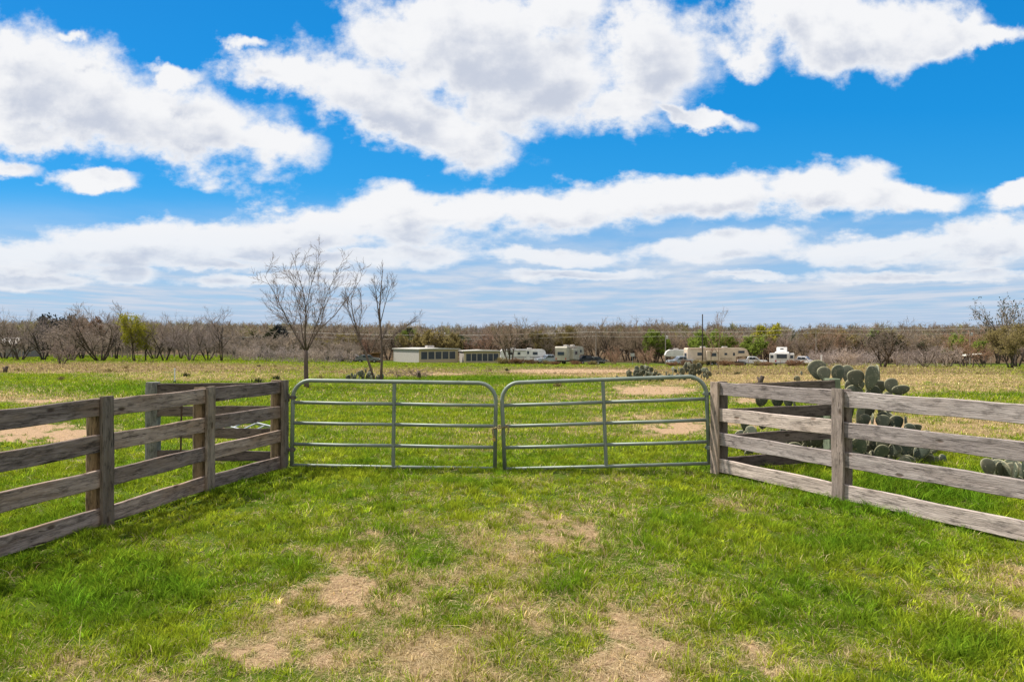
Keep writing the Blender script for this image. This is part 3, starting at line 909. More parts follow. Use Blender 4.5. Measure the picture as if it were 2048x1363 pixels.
# ---------------------------------------------------------------- prickly pears
def cactus_material(name, a, b_, rim):
    m_ = bpy.data.materials.new(name)
    m_.use_nodes = True
    t = m_.node_tree
    bs = t.nodes['Principled BSDF']
    q = NB(t)
    P = q.n('ShaderNodeTexCoord').outputs['Object']
    rnd = q.n('ShaderNodeObjectInfo').outputs['Random']
    n1 = q.noise(P, 7.0, 5, 0.6)
    c = q.mix(q.maprange(n1, .3, .7), a, b_)
    c = q.mix(q.maprange(q.noise(P, 9.0, 6, 0.75), .52, .62, 0, .9), c, rim)
    c = q.mix(q.maprange(q.noise(q.vmath('ADD', P, (3.1, 1.7, .4)), 11.0, 6, 0.75), .56, .66, 0, .9), c, tuple(k * .28 for k in a))
    c = q.mix(q.math('MULTIPLY', rnd, .45), c, rim)
    vo = q.n('ShaderNodeTexVoronoi')
    vo.inputs['Scale'].default_value = 15.0
    vo.inputs['Randomness'].default_value = 0.45
    q.link(q.vmath('MULTIPLY', P, (1, .05, 1)), vo.inputs['Vector'])
    dot = q.maprange(vo.outputs['Distance'], .10, .22, .9, 0)
    c = q.mix(dot, c, (0.42, 0.38, 0.26))
    q.link(c, bs.inputs['Base Color'])
    bs.inputs['Roughness'].default_value = 0.62
    bs.inputs['Specular IOR Level'].default_value = 0.3
    bp = q.n('ShaderNodeBump'); bp.inputs['Strength'].default_value = .5; bp.inputs['Distance'].default_value = .01
    q.link(q.math('ADD', dot, n1), bp.inputs['Height']); q.link(bp.outputs[0], bs.inputs['Normal'])
    return m_
CACT = cactus_material('prickly_pear_skin', (0.042, 0.060, 0.040), (0.095, 0.115, 0.080), (0.23, 0.215, 0.15))
CACT2 = cactus_material('prickly_pear_skin_dark', (0.022, 0.036, 0.026), (0.050, 0.066, 0.046), (0.15, 0.135, 0.085))
CACT_RIM = mat('worn_pad_edge', (.21, .20, .13), .8, .45, 16)
def pad_mesh(w_, h_, seed, n=22, th=.021):
    """egg-shaped pad standing on its narrow foot at the origin, flat in x-z, with a spiny rim"""
    rng = random.Random(seed)
    vs, fs = [], []
    rings = [(0.0, 1.0), (.45, .98), (.78, .8), (.93, .45), (1.0, 0.0)]
    ph = rng.uniform(0, 6)
    curve = rng.uniform(-.05, .05)
    def pt(r, k, s):
        a = 2 * math.pi * k / n
        z = .5 + .5 * math.sin(a) * r
        wid = math.cos(a) * r * .5 * (0.62 + .52 * z) * (1 + .035 * math.sin(3 * a + ph))
        x = wid * w_
        yy = s * th * math.sqrt(max(0, 1 - r ** 2.6)) + curve * (z - .3) ** 2 + .012 * math.sin(x * 14 + ph)
        return (x, yy, z * h_)
    idx = {}
    for s in (1, -1):
        for i, (r, _) in enumerate(rings):
            if r == 0:
                idx[s, i] = [len(vs)]; vs.append(pt(0, 0, s))
            elif r == 1.0 and s == -1:
                idx[s, i] = idx[1, i]
            else:
                idx[s, i] = list(range(len(vs), len(vs) + n)); vs += [pt(r, k, s) for k in range(n)]
        for i in range(len(rings) - 1):
            A_, B_ = idx[s, i], idx[s, i + 1]
            for k in range(n):
                k2 = (k + 1) % n
                if len(A_) == 1: fs.append((A_[0], B_[k], B_[k2]))
                else: fs.append((A_[k], B_[k], B_[k2], A_[k2]))
    me = MB().add(vs, fs).mesh('pad', smooth=True)
    rim_r = .86
    mi = np.zeros(len(me.polygons), np.int32)
    per = (n + 3 * 2 * n) if False else 4 * n
    for f in range(len(fs)):
        if (f % per) >= 3 * n: mi[f] = 1      # the worn, spiny edge of the pad
    me.polygons.foreach_set('material_index', mi)
    return me
def add_pad(root, base, w_, h_, yaw, tilt, lean, seed, dark):
    o = link('pad', pad_mesh(w_, h_, seed), root, CACT2 if dark else CACT)
    o.data.materials.append(CACT_RIM)
    o.location = Vector(base) - root.location
    o.rotation_euler = (lean, tilt, yaw)
    return o
def cactus_from(label, name, ref, depth, pads, seed, extra=12, maxpads=80):
    """pads given by centre, width and height seen from the gate side (photo pixels at a depth); lower pads carry them to the ground"""
    rng = random.Random(seed)
    foot = spot(ref, depth)
    t = thing(name, label, 'cactus', foot)
    cnt = 0
    tops = []
    for (px, py, pw, ph_, dd, dark) in pads:
        dp = depth + dd
        x = (px - CX) / F * dp
        zc = EYE - (py - HZ) / F * dp
        w_, h_ = pw / F * dp, ph_ / F * dp
        yaw = rng.uniform(-.35, .35) if pw > ph_ * .6 else rng.uniform(.9, 1.2)
        if yaw > .8: w_ = h_ * .8
        tilt = rng.uniform(-.22, .22)
        lean = rng.uniform(-.2, .15)
        g_ = tz(x, dp)
        base = Vector((x - math.sin(tilt) * h_ / 2, dp, zc - h_ / 2))
        base.z = max(base.z, g_ - .04)
        add_pad(t, base, w_ * 1.18, h_ * 1.08, yaw, tilt, lean, seed * 50 + cnt, dark); cnt += 1
        tops.append((base, g_))
    rng.shuffle(tops)
    for base, g_ in tops:          # older pads underneath carry the upper ones
        z_ = base.z
        xx, yy = base.x, base.y
        while z_ > g_ + .12 and cnt < maxpads:
            hh = min(rng.uniform(.30, .46), z_ - g_ + .10)
            tl = rng.uniform(-.5, .5)
            xx2, yy2 = xx - math.sin(tl) * hh * .9, yy + rng.uniform(-.05, .18)
            add_pad(t, (xx2, yy2, z_ - hh * .93), max(.2, hh * rng.uniform(.7, .95)), hh, rng.uniform(-1.0, 1.0), tl, rng.uniform(-.15, .15), seed * 50 + cnt, rng.random() < .6)
            cnt += 1
            xx, yy, z_ = xx2, yy2, z_ - hh * .86
    for k in range(extra):
        if cnt >= maxpads: break
        px = rng.choice(pads)[0] + rng.uniform(-30, 30)
        dp = depth + rng.uniform(0, .9)
        q = spot(px, dp)
        add_pad(t, q - Vector((0, 0, .03)), rng.uniform(.22, .36), rng.uniform(.28, .44), rng.uniform(-1.4, 1.4), rng.uniform(-.5, .5), rng.uniform(-.3, .3), seed * 50 + cnt, rng.random() < .5)
        cnt += 1
    return t
def z2(X, Y, w_, h_, dd=0.0, dark=False):
    return (1400 + X / 3.16, 700 + Y / 3.16, w_ / 3.16, h_ / 3.16, dd, dark)
BIG = [z2(745, 128, 105, 118, .5), z2(787, 155, 75, 95, .3), z2(868, 152, 95, 110, .35), z2(935, 155, 75, 110, .6), z2(988, 178, 96, 98, -.1, True), z2(1078, 180, 98, 150, -.15), z2(1120, 158, 55, 120, .4),
       z2(1130, 235, 80, 80, .25, True), z2(1010, 225, 70, 60, .1), z2(1212, 228, 85, 90, .0), z2(1265, 255, 105, 62, -.2, True), z2(1195, 370, 55, 45, -.1), z2(385, 320, 85, 75, .7, True), z2(490, 325, 90, 75, .6, True), z2(560, 320, 60, 90, .5),
       z2(610, 330, 50, 90, .4), z2(285, 480, 50, 70, .5), z2(1040, 445, 80, 75, .0), z2(1088, 440, 42, 80, -.15), z2(1155, 455, 78, 85, -.2), z2(1240, 462, 82, 90, -.2, True), z2(1320, 460, 36, 80, -.3), z2(1355, 495, 80, 55, -.2, True), z2(1030, 590, 75, 100, -.4),
       z2(1072, 635, 82, 70, -.6, True), z2(1130, 625, 90, 95, -.6), z2(1195, 640, 70, 70, -.6), z2(1262, 620, 135, 95, -.5, True), z2(1340, 640, 80, 95, -.7), z2(1385, 682, 72, 72, -.8), z2(1470, 700, 82, 55, -.9, True), z2(1540, 690, 60, 60, -.8, True), z2(690, 592, 105, 70, .2), z2(745, 600, 48, 60, .0), z2(290, 640, 75, 60, .3, True), z2(345, 650, 60, 50, .3),
       z2(850, 420, 80, 90, .6, True), z2(700, 420, 80, 90, .6), z2(930, 300, 80, 80, .5, True), z2(1000, 320, 80, 70, .5, True),
       z2(1100, 530, 95, 90, -.1, True), z2(1190, 545, 95, 95, -.2), z2(1290, 545, 90, 100, -.2, True), z2(1010, 520, 90, 90, .1), z2(1060, 385, 80, 70, .3, True), z2(1360, 590, 85, 95, -.4), z2(1440, 640, 85, 90, -.6, True), z2(820, 300, 90, 90, .4), z2(760, 240, 90, 90, .5, True), z2(650, 420, 80, 90, .5, True), z2(960, 240, 90, 100, .2), z2(1090, 270, 90, 90, .2, True), z2(480, 420, 80, 90, .7), z2(400, 460, 70, 80, .6, True)]
cactus_from('large clump of grey green prickly pear with round pads rising above the pale fence', 'prickly_pear', 1690, 10.9, BIG, 4, 16, 100)
SMALL = [z2(1830, 745, 92, 110, 0, True), z2(1888, 765, 72, 115, .1, True), z2(1990, 765, 48, 105, -.1), z2(2045, 755, 62, 120, .0, True), z2(1860, 900, 120, 50, -.1), z2(1950, 930, 90, 50, -.15), z2(2060, 930, 70, 60, -.1), z2(1920, 850, 90, 70, .1, True), z2(2000, 860, 80, 80, .1, True), z2(1820, 870, 60, 60, .1), z2(2110, 800, 90, 100, .1), z2(2120, 920, 80, 80, 0)]
cactus_from('low prickly pear clump half hidden behind the lower boards of the pale fence', 'prickly_pear', 1990, 8.35, SMALL, 9, 5, 30)
def far_cactus(label, name_px, base_y, wpx, hpx, seed, n, extras=()):
    rng = random.Random(seed)
    g_ = at(name_px, base_y)
    sc = g_.y / F
    t = thing('prickly_pear', label, 'cactus', g_, 0, 'distant prickly pear clumps')
    for k in range(n):
        x = rng.gauss(0, .5) * wpx * sc * .5
        x = max(-wpx * sc / 2, min(wpx * sc / 2, x))
        top = hpx * sc * (1 - (abs(x) / (wpx * sc / 2)) ** 1.5 * .6)
        ps = rng.uniform(.22, .36)
        z = rng.uniform(0, max(.02, top - ps))
        yy = rng.uniform(-.6, .6)
        o = link('pad', pad_mesh(ps * .85, ps, seed * 9 + k, 12), t, CACT2 if rng.random() < .6 else CACT)
        o.data.materials.append(CACT_RIM)
        o.location = (x, yy, tz(g_.x + x, g_.y + yy) - g_.z + z - .03)
        o.rotation_euler = (rng.uniform(-.3, .3), rng.uniform(-.5, .5), rng.uniform(0, 3.1))
    return t
far_cactus('dark prickly pear clump in the field seen over the middle of the tilted gate', 1284, 762, 95, 36, 21, 70)
far_cactus('dark prickly pear clump in the field behind the hinge end of the tilted gate', 1380, 760, 100, 40, 22, 70)
far_cactus('spiky grey cactus clump at the foot of the leaning bare tree', 728, 760, 62, 26, 23, 40)
def low_clump(label, x0, x1, d0, d1, hmax, n, seed):
    rng = random.Random(seed)
    c = spot((x0 + x1) / 2, (d0 + d1) / 2)
    t = thing('prickly_pear', label, 'cactus', c)
    k = 0
    for q in range(n):
        px = rng.uniform(x0, x1)
        dp = rng.uniform(d0, d1)
        g_ = spot(px, dp)
        z = g_.z - .04
        stack = rng.choice([1, 2, 2, 3])
        xx, yy = g_.x, g_.y
        for lv in range(stack):
            hh = rng.uniform(.17, .30)
            if z + hh - g_.z > hmax and lv: break
            tl = rng.uniform(-.55, .55)
            add_pad(t, (xx, yy, z), hh * rng.uniform(.75, 1.0), hh, rng.uniform(-.9, .9), tl, rng.uniform(-.3, .3), seed * 90 + k, rng.random() < .55)
            k += 1
            xx += math.sin(tl) * hh * .85
            z += hh * .86 * math.cos(tl)
            if k >= 96: return t
    return t
low_clump('low spread of dark prickly pear in front of the large clump, behind the pale boards', 1705, 1855, 9.7, 10.6, .75, 42, 61)
low_clump('dark prickly pear behind the short dark fence wing with the green topped post', 1500, 1650, 10.6, 11.6, 1.05, 30, 62)
one = far_cactus('single upright cactus pad standing alone in the field beside the large clump', 1597, 762, 8, 24, 24, 3)
# ---------------------------------------------------------------- trees
def bark(name, a, b_):
    m_ = bpy.data.materials.new(name)
    m_.use_nodes = True
    t = m_.node_tree
    bs = t.nodes['Principled BSDF']
    q = NB(t)
    P = q.n('ShaderNodeTexCoord').outputs['Object']
    rnd = q.n('ShaderNodeObjectInfo').outputs['Random']
    c = q.mix(q.maprange(q.noise(q.vmath('MULTIPLY', P, (3, 3, 1)), 3.0, 5, 0.6), .3, .7), a, b_)
    c = q.mix(1.0, c, q.ramp(rnd, [(0, (0.85, 0.85, 0.9)), (1, (1.18, 1.1, 1.0))]), 'MULTIPLY')
    q.link(c, bs.inputs['Base Color'])
    bs.inputs['Roughness'].default_value = 0.9
    bs.inputs['Specular IOR Level'].default_value = 0.1
    return m_
BARK = bark('grey_brown_bark', (0.11, 0.085, 0.075), (0.21, 0.17, 0.15))
TWIG = bark('grey_brown_twigs', (0.175, 0.14, 0.125), (0.28, 0.235, 0.21))
TWIG_N = bark('reddish_grey_twigs', (0.12, 0.092, 0.082), (0.20, 0.16, 0.145))
BARK_N = bark('reddish_grey_bark', (0.085, 0.062, 0.052), (0.17, 0.132, 0.112))
BARK_D = bark('dark_bark', (0.05, 0.04, 0.034), (0.11, 0.09, 0.075))
TWIG_B = bark('brown_twigs', (0.145, 0.115, 0.083), (0.25, 0.20, 0.15))
TWIG_P = bark('pale_pinkish_twigs', (0.27, 0.225, 0.205), (0.40, 0.345, 0.315))
TWIG_R = bark('reddish_twigs', (0.20, 0.125, 0.085), (0.32, 0.21, 0.15))
BARK_T = bark('tan_bark', (0.14, 0.105, 0.075), (0.25, 0.20, 0.15))
def leaf_material(name, a, b_, trans=.35):
    m_ = bpy.data.materials.new(name)
    m_.use_nodes = True
    t = m_.node_tree
    t.nodes.clear()
    q = NB(t)
    P = q.n('ShaderNodeTexCoord').outputs['Object']
    c = q.mix(q.maprange(q.noise(P, 1.3, 4, .65), .3, .7), a, b_)
    di = q.n('ShaderNodeBsdfDiffuse'); q.link(c, di.inputs['Color'])
    tr = q.n('ShaderNodeBsdfTranslucent'); q.link(c, tr.inputs['Color'])
    mx = q.n('ShaderNodeMixShader'); mx.inputs[0].default_value = trans
    q.link(di.outputs[0], mx.inputs[1]); q.link(tr.outputs[0], mx.inputs[2])
    o = q.n('ShaderNodeOutputMaterial'); q.link(mx.outputs[0], o.inputs['Surface'])
    return m_
LEAF_YG = leaf_material('spring_yellow_green_leaves', (0.20, 0.20, 0.022), (0.36, 0.34, 0.04))
LEAF_OL = leaf_material('olive_leaves', (0.14, 0.115, 0.045), (0.27, 0.22, 0.09))
LEAF_DK = leaf_material('dark_evergreen_leaves', (0.022, 0.032, 0.018), (0.055, 0.065, 0.032), .15)
LEAF_BL = leaf_material('blue_grey_evergreen_leaves', (0.022, 0.032, 0.036), (0.05, 0.062, 0.068), .15)
LEAF_GR = leaf_material('fresh_green_leaves', (0.11, 0.16, 0.025), (0.22, 0.28, 0.05))
LEAF_BR = leaf_material('rusty_dry_leaves', (0.12, 0.062, 0.035), (0.21, 0.12, 0.065))

def grow(rng, starts, P):
    """branches as (points, radii, level); starts = [(point, direction, length, radius)]"""
    out = []
    def branch(p, d, L, r, lev):
        n = 5 if lev == 0 else (4 if lev < 3 else 3)
        pts, rad = [p.copy()], [r]
        d = d.normalized()
        for i in range(n):
            wig = P['wiggle'][min(lev, len(P['wiggle']) - 1)]
            d = d + Vector((rng.gauss(0, wig), rng.gauss(0, wig), rng.gauss(0, wig * .7))) + Vector((0, 0, P['up'][min(lev, len(P['up']) - 1)]))
            d.normalize()
            p = p + d * (L / n)
            pts.append(p.copy())
            rad.append(max(P['rmin'] * .6, r * (1 - (1 - P['taper']) * (i + 1) / n)))
        out.append((pts, rad, lev))
        if lev >= P['levels']: return
        k = P['kids'][lev]
        for j in range(k):
            f = P['first'] + (1 - P['first']) * (j + rng.random()) / k
            f = min(f, .999)
            s = f * n
            i = int(s)
            q = pts[i].lerp(pts[i + 1], s - i)
            tdir = (pts[i + 1] - pts[i]).normalized()
            ax = tdir.orthogonal().normalized()
            ax = Matrix.Rotation(rng.uniform(0, 2 * math.pi), 3, tdir) @ ax
            ang = R(rng.uniform(*P['angle']))
            cd = Matrix.Rotation(ang, 3, ax) @ tdir
            rr = max(P['rmin'], (rad[i] * .62) * (1.0 if lev == 0 else .9))
            branch(q, cd, L * rng.uniform(*P['ratio']) * (1.15 - .35 * f), rr, lev + 1)
    for (p, d, L, r) in starts: branch(Vector(p), Vector(d), L, r, 0)
    return out
SIDES = [8, 6, 4, 3, 3, 3]
def tubes(lines, cut):
    """two meshes' worth of shapes: wood up to a level, and the finer twigs"""
    a, b_ = MB(), MB()
    for pts, rad, lev in lines:
        (a if lev <= cut else b_).tube(pts, rad, SIDES[min(lev, 5)], lev <= 1)
    return a, b_
def raw(mb, name):
    me = bpy.data.meshes.new(name)
    me.from_pydata(mb.v, [], mb.f)
    me.polygons.foreach_set('use_smooth', np.ones(len(me.polygons), dtype=bool))
    me.update()
    return me
def leaves_on(rng, lines, per, size, minlev, spread):
    mb = MB()
    for pts, rad, lev in lines:
        if lev < minlev: continue
        for _ in range(per):
            i = rng.randrange(len(pts) - 1)
            c = pts[i].lerp(pts[i + 1], rng.random()) + Vector((rng.gauss(0, spread), rng.gauss(0, spread), rng.gauss(0, spread)))
            s = size * rng.uniform(.6, 1.4)
            u_ = Vector((rng.gauss(0, 1), rng.gauss(0, 1), rng.gauss(0, 1))).normalized()
            v_ = u_.orthogonal().normalized()
            mb.add([c - u_ * s, c + v_ * s * .5, c + u_ * s, c - v_ * s * .5], [(0, 1, 2, 3)])
    return mb
PB = dict(levels=3, kids=[6, 5, 4], first=.25, angle=(20, 48), ratio=(.42, .62), wiggle=[.07, .10, .14, .18], up=[.03, .09, .10, .08], taper=.35, rmin=.008)

# the three bare trees just behind the gates
def fan_tree():
    rng = random.Random(41)
    g_ = at(613, 775)
    s = g_.y / F
    t = thing('bare_tree', 'tall leafless tree with a fan of limbs standing behind the sagging gate', 'tree', g_)
    def wp(px, py, dy=0.0): return Vector(((px - 613) * s, dy, (775 - py) * s))
    tr = MB().tube([(0, 0, -.15), (0, 0, .2), wp(612, 745), wp(612, 720), wp(611, 700, .02)], [.125, .105, .098, .092, .085], 10)
    p = dict(PB, kids=[11, 6, 5], first=.12, angle=(20, 52), ratio=(.4, .62), rmin=.0062, up=[.0, .10, .12, .10])
    lines = []
    LIMBS = [([(611, 702), (596, 672), (578, 634), (560, 588), (536, 540)], .062, -.3), ([(612, 700), (609, 660), (611, 620), (604, 570), (585, 505)], .070, .1), ([(612, 704), (622, 682), (634, 656), (665, 625), (700, 572), (716, 545)], .058, .3),
             ([(611, 700), (614, 662), (618, 610), (632, 560), (650, 508)], .05, -.5), ([(612, 702), (600, 660), (592, 610), (575, 560), (556, 510)], .045, .6), ([(612, 703), (628, 670), (646, 630), (668, 575), (690, 535)], .042, -.7), ([(611, 703), (603, 690), (588, 665), (565, 625), (532, 585)], .036, .5), ([(612, 700), (618, 680), (626, 640), (628, 590), (612, 520)], .04, .9)]
    for pts, r, dy in LIMBS:
        P_ = [wp(x, 705 - (705 - y) * .93, dy * (i / (len(pts) - 1)) * 1.6) for i, (x, y) in enumerate(pts)]
        n = len(P_)
        rad = [.58 * r * (1 - .84 * i / (n - 1)) for i in range(n)]
        lines.append((P_, rad, 0))
        for j in range(10):
            f = .25 + .73 * (j + rng.random()) / 10
            q = f * (n - 1); i = int(q)
            pos = P_[i].lerp(P_[i + 1], q - i)
            td = (P_[i + 1] - P_[i]).normalized()
            ax = Matrix.Rotation(rng.uniform(0, 6.28), 3, td) @ td.orthogonal().normalized()
            d = Matrix.Rotation(R(rng.uniform(20, 46)), 3, ax) @ td
            sub = grow(rng, [(pos, d, rng.uniform(.65, 1.45) * (1.15 - .5 * f), max(.008, rad[i] * .5))], dict(p, levels=2, kids=[5, 4], first=.12, angle=(24, 58), up=[.05, .07, .07]))
            lines += [(a, b_, c + 1) for a, b_, c in sub]
    a, b_ = tubes(lines, 0)
    tr.v and a.add(tr.v, tr.f)
    link('trunk', raw(a, 'trunk'), t, BARK_N)
    link('crown', raw(b_, 'crown'), t, TWIG_N)
def slim_tree(px, base, label, path, r0, seed, extra=(), n_sub=16, maxlen=1.2):
    rng = random.Random(seed)
    g_ = at(px, base)
    s = g_.y / F
    t = thing('bare_tree', label, 'tree', g_)
    def wp(x, y, dy=0.0): return Vector(((x - px) * s, dy, (base - y) * s))
    lines = []
    for k, (pts, r) in enumerate([(path, r0)] + list(extra)):
        P_ = [wp(x, y, .25 * k * i / len(pts)) for i, (x, y) in enumerate(pts)]
        n = len(P_)
        rad = [max(.008, r * (1 - .85 * i / (n - 1))) for i in range(n)]
        lines.append((P_, rad, 0))
        for j in range(n_sub):
            f = (.38 if k == 0 else .3) + .6 * (j + rng.random()) / n_sub
            q = min(f, .99) * (n - 1); i = int(q)
            pos = P_[i].lerp(P_[i + 1], q - i)
            td = (P_[i + 1] - P_[i]).normalized()
            ax = Matrix.Rotation(rng.uniform(0, 6.28), 3, td) @ td.orthogonal().normalized()
            d = Matrix.Rotation(R(rng.uniform(18, 50)), 3, ax) @ td
            sub = grow(rng, [(pos, d, rng.uniform(.5, maxlen) * (1.2 - .6 * f), max(.008, rad[i] * .45))], dict(PB, levels=2, kids=[5, 4], first=.2, rmin=.005, up=[.12, .12, .10]))
            lines += [(a, b_, c + 1) for a, b_, c in sub]
    a, b_ = tubes(lines, 0)
    link('trunk', raw(a, 'trunk'), t, BARK_N)
    link('crown', raw(b_, 'crown'), t, TWIG_N)
fan_tree()
slim_tree(762, 764, 'slender upright leafless tree with one low side branch, beside the leaning tree', [(762, 767), (763, 735), (764, 706), (762, 670), (759, 620), (762, 575), (766, 538)], .075, 52,
          [([(763, 702), (773, 682), (792, 665), (815, 648), (832, 632)], .03), ([(761, 660), (755, 620), (750, 585), (742, 555)], .035), ([(760, 650), (768, 610), (775, 580), (782, 560)], .025)], 9, .9)
slim_tree(750, 760, 'leaning leafless tree rising out of the spiky grey cactus clump', [(750, 764), (741, 735), (730, 702), (722, 688), (714, 660), (706, 630), (702, 600), (715, 566)], .07, 53,
          [([(718, 672), (703, 640), (694, 612), (690, 590)], .03), ([(722, 690), (716, 655), (721, 620), (718, 575)], .028)], 9, .9)

# ---- trees and brush further off: a few grown patterns, each tree its own object
def bare_proto(seed, h, trunks, spread, sides_m=1.0, dens=(6, 5, 4), rmin=.016, r0=.14, up=(.02, .05, .07, .05), first=.22, angle=(22, 55), ratio=(.42, .62)):
    rng = random.Random(seed)
    st = []
    for k in range(trunks):
        a = 6.283 * (k + rng.random() * .6) / trunks
        sp = spread * rng.uniform(.6, 1.2)
        st.append(((.12 * math.cos(a), .12 * math.sin(a), -.2), (math.cos(a) * sp, math.sin(a) * sp, 1), h * rng.uniform(.62, .8), r0 * rng.uniform(.7, 1.1)))
    lines = grow(rng, st, dict(levels=3, kids=list(dens), first=first, angle=angle, ratio=ratio, wiggle=[.10, .13, .16, .2], up=list(up), taper=.3, rmin=rmin))
    top = max(p_[2] for pts, _, _ in lines for p_ in pts)
    k = h / top
    lines = [([p_ * k for p_ in pts], rad, lev) for pts, rad, lev in lines]
    a, b_ = tubes(lines, 1)
    return lines, raw(a, 'trunk'), raw(b_, 'crown')
PROTO = {}
PROTO['vase'] = [bare_proto(100 + i, 6.0, 5, .60, rmin=.012, r0=.085, dens=(7, 6, 6)) for i in range(3)]
PROTO['tall'] = [bare_proto(120 + i, 8.0, 2, .22, rmin=.013, r0=.13, dens=(8, 6, 6)) for i in range(3)]
PROTO['wide'] = [bare_proto(140 + i, 7.0, 3, .5, rmin=.014, r0=.14, dens=(8, 6, 6)) for i in range(2)]
PROTO['brush'] = [bare_proto(160 + i, 3.0, 9, .75, rmin=.011, r0=.035, dens=(5, 5, 3), first=.1) for i in range(3)]
PROTO['thin'] = [bare_proto(180 + i, 7.0, 1, .1, rmin=.014, r0=.09, dens=(9, 5, 3), first=.35, angle=(18, 42), ratio=(.3, .45)) for i in range(2)]
LEAFMESH = {}
def far_tree(kind, i, label, px, depth, h, group=None, wood=BARK_D, twig=TWIG_B, leaf=None, wide=1.0, name='bare_tree', per=3, size=.13, cat='tree', lm=2):
    lines, tm, cm = PROTO[kind][i % len(PROTO[kind])]
    g_ = spot(px, depth)
    rng = random.Random(int(px * 7 + depth))
    t = thing(name, label, cat, g_ - Vector((0, 0, .05)), rng.uniform(0, 6.28), group)
    H0 = {'vase': 6.0, 'tall': 8.0, 'wide': 7.0, 'brush': 3.0, 'thin': 7.0}[kind]
    k = h / H0
    t.scale = (k * wide, k * wide, k)
    def with_mat(me, m_):
        key = (me.name, m_.name)
        if key not in LEAFMESH:
            c = me.copy(); c.materials.clear(); c.materials.append(m_); LEAFMESH[key] = c
        return LEAFMESH[key]
    o = link('trunk', with_mat(tm, wood), t)
    o = link('crown', with_mat(cm, twig), t)
    if leaf is not None:
        key = (kind, i % len(PROTO[kind]), leaf.name, per)
        if key not in LEAFMESH:
            me = raw(leaves_on(random.Random(i), lines, per, size, lm, .22), 'foliage')
            me.materials.append(leaf)
            LEAFMESH[key] = me
        link('foliage', LEAFMESH[key], t)
    return t
def hpx(top, base, depth): return (base - top) / F * depth
EV = 'dark evergreen tree '
# left tree line
LEFT = [
 ('tall', 0, 'pale thin bare tree behind the white roofed shed, tallest of its neighbours', 30, 96, 7.4, BARK, TWIG_P, None, .8),
 ('vase', 0, 'bare tree standing in front of the white roofed shed', 40, 84, 5.6, BARK_D, TWIG, None, 1.1),
 ('wide', 0, 'broad bare tree beside the white roofed shed', 86, 84, 5.6, BARK_D, TWIG, None, 1.0),
 ('vase', 1, 'bare grey tree behind the small leaning stump tree', 142, 80, 5.4, BARK_D, TWIG, None, 1.15),
 ('vase', 2, 'large bare tree with spreading dark leaning trunks', 202, 78, 6.9, BARK_D, TWIG, None, 1.25),
 ('wide', 1, 'bare tree with a dark trunk base beside the grey fan tree', 330, 80, 5.0, BARK_D, TWIG, None, 1.15),
 ('vase', 1, 'grey bare tree spreading in a fan near the wispy topped tree', 382, 78, 5.2, BARK, TWIG, None, 1.1),
 ('tall', 1, 'bare tree with a wispy speckled top at the end of the pale brush', 444, 80, 6.4, BARK_D, TWIG, None, .8),
 ('vase', 0, 'low bare tree beside the tree with the wispy top', 415, 84, 4.7, BARK_D, TWIG, None, 1.2),
 ('vase', 2, 'bare tree behind the bright yellow green tree, its tips above it', 310, 92, 6.4, BARK_D, TWIG, None, 1.0),
 ('tall', 2, 'tall bare tree with fine tips rising behind the large spreading tree', 232, 92, 7.4, BARK_D, TWIG, None, .9),
 ('tall', 0, 'bare tree with upright tips behind the grey fan tree', 362, 96, 6.6, BARK_D, TWIG, None, 1.0),
 ('wide', 0, 'bare tree behind the gap between the stump tree and the large spreading tree', 165, 94, 6.2, BARK_D, TWIG, None, 1.0),
 ('wide', 1, 'brown bare tree standing behind the white roofed shed', 8, 92, 6.2, BARK_D, TWIG_B, None, 1.0)]
for kind, i, lab, px, dep, h, wd, tw, lf, wide in LEFT:
    far_tree(kind, i, lab, px, dep, h * 1.12, 'trees along the field edge', wd, tw, lf, wide)
far_tree('tall', 1, 'bright yellow green tree in fresh leaf among the bare trees', 270, 77, 6.0, 'trees along the field edge', BARK_D, TWIG, LEAF_YG, .85, 'leafing_tree', 6, .15)
far_tree('tall', 2, 'thinly leafed yellow green tree touching the bright yellow green one', 292, 79, 5.8, 'trees along the field edge', BARK_D, TWIG, LEAF_YG, .7, 'leafing_tree', 2, .12)
far_tree('brush', 0, 'small leaning stump tree with a bushy crown standing out in the dry field', 123, 62, 2.7, None, BARK_D, TWIG, None, .9, 'stump_tree')
for n_, (px, d) in enumerate([(468, 86), (492, 84), (515, 88), (538, 84), (560, 87), (584, 85), (602, 88), (628, 92), (652, 96), (676, 98), (698, 100)]):
    far_tree('brush', n_, 'pale grey leafless bush in the row running to the old cars', px, d, random.Random(n_).uniform(2.2, 3.0), 'pale bushes along the field edge', TWIG_P, TWIG_P, None, 1.05, 'bare_bush', cat='bush')
EVG = [('tall', 0, 'dark blue evergreen tree showing above the bare tree line', 112, 118, 8.3, LEAF_BL), ('wide', 0, 'reddish brown leafed tree beside the dark blue evergreen', 162, 116, 7.4, LEAF_BR), ('wide', 1, 'dark evergreen tree behind the pale roofed barn', 540, 128, 6.2, LEAF_DK),
       ('tall', 1, 'narrow blue evergreen tree beside the pale roofed barn', 566, 150, 7.6, LEAF_BL), ('vase', 0, 'olive green tree low behind the fan shaped bare tree', 648, 130, 4.6, LEAF_OL), ('wide', 0, 'small brownish evergreen tree touching the dark blue evergreen', 92, 120, 7.0, LEAF_OL)]
for kind, i, lab, px, d, h, lf in EVG:
    far_tree(kind, i, lab, px, d, h, None, BARK_D, TWIG_B, lf, .8, 'evergreen_tree', 6, .24, lm=2)
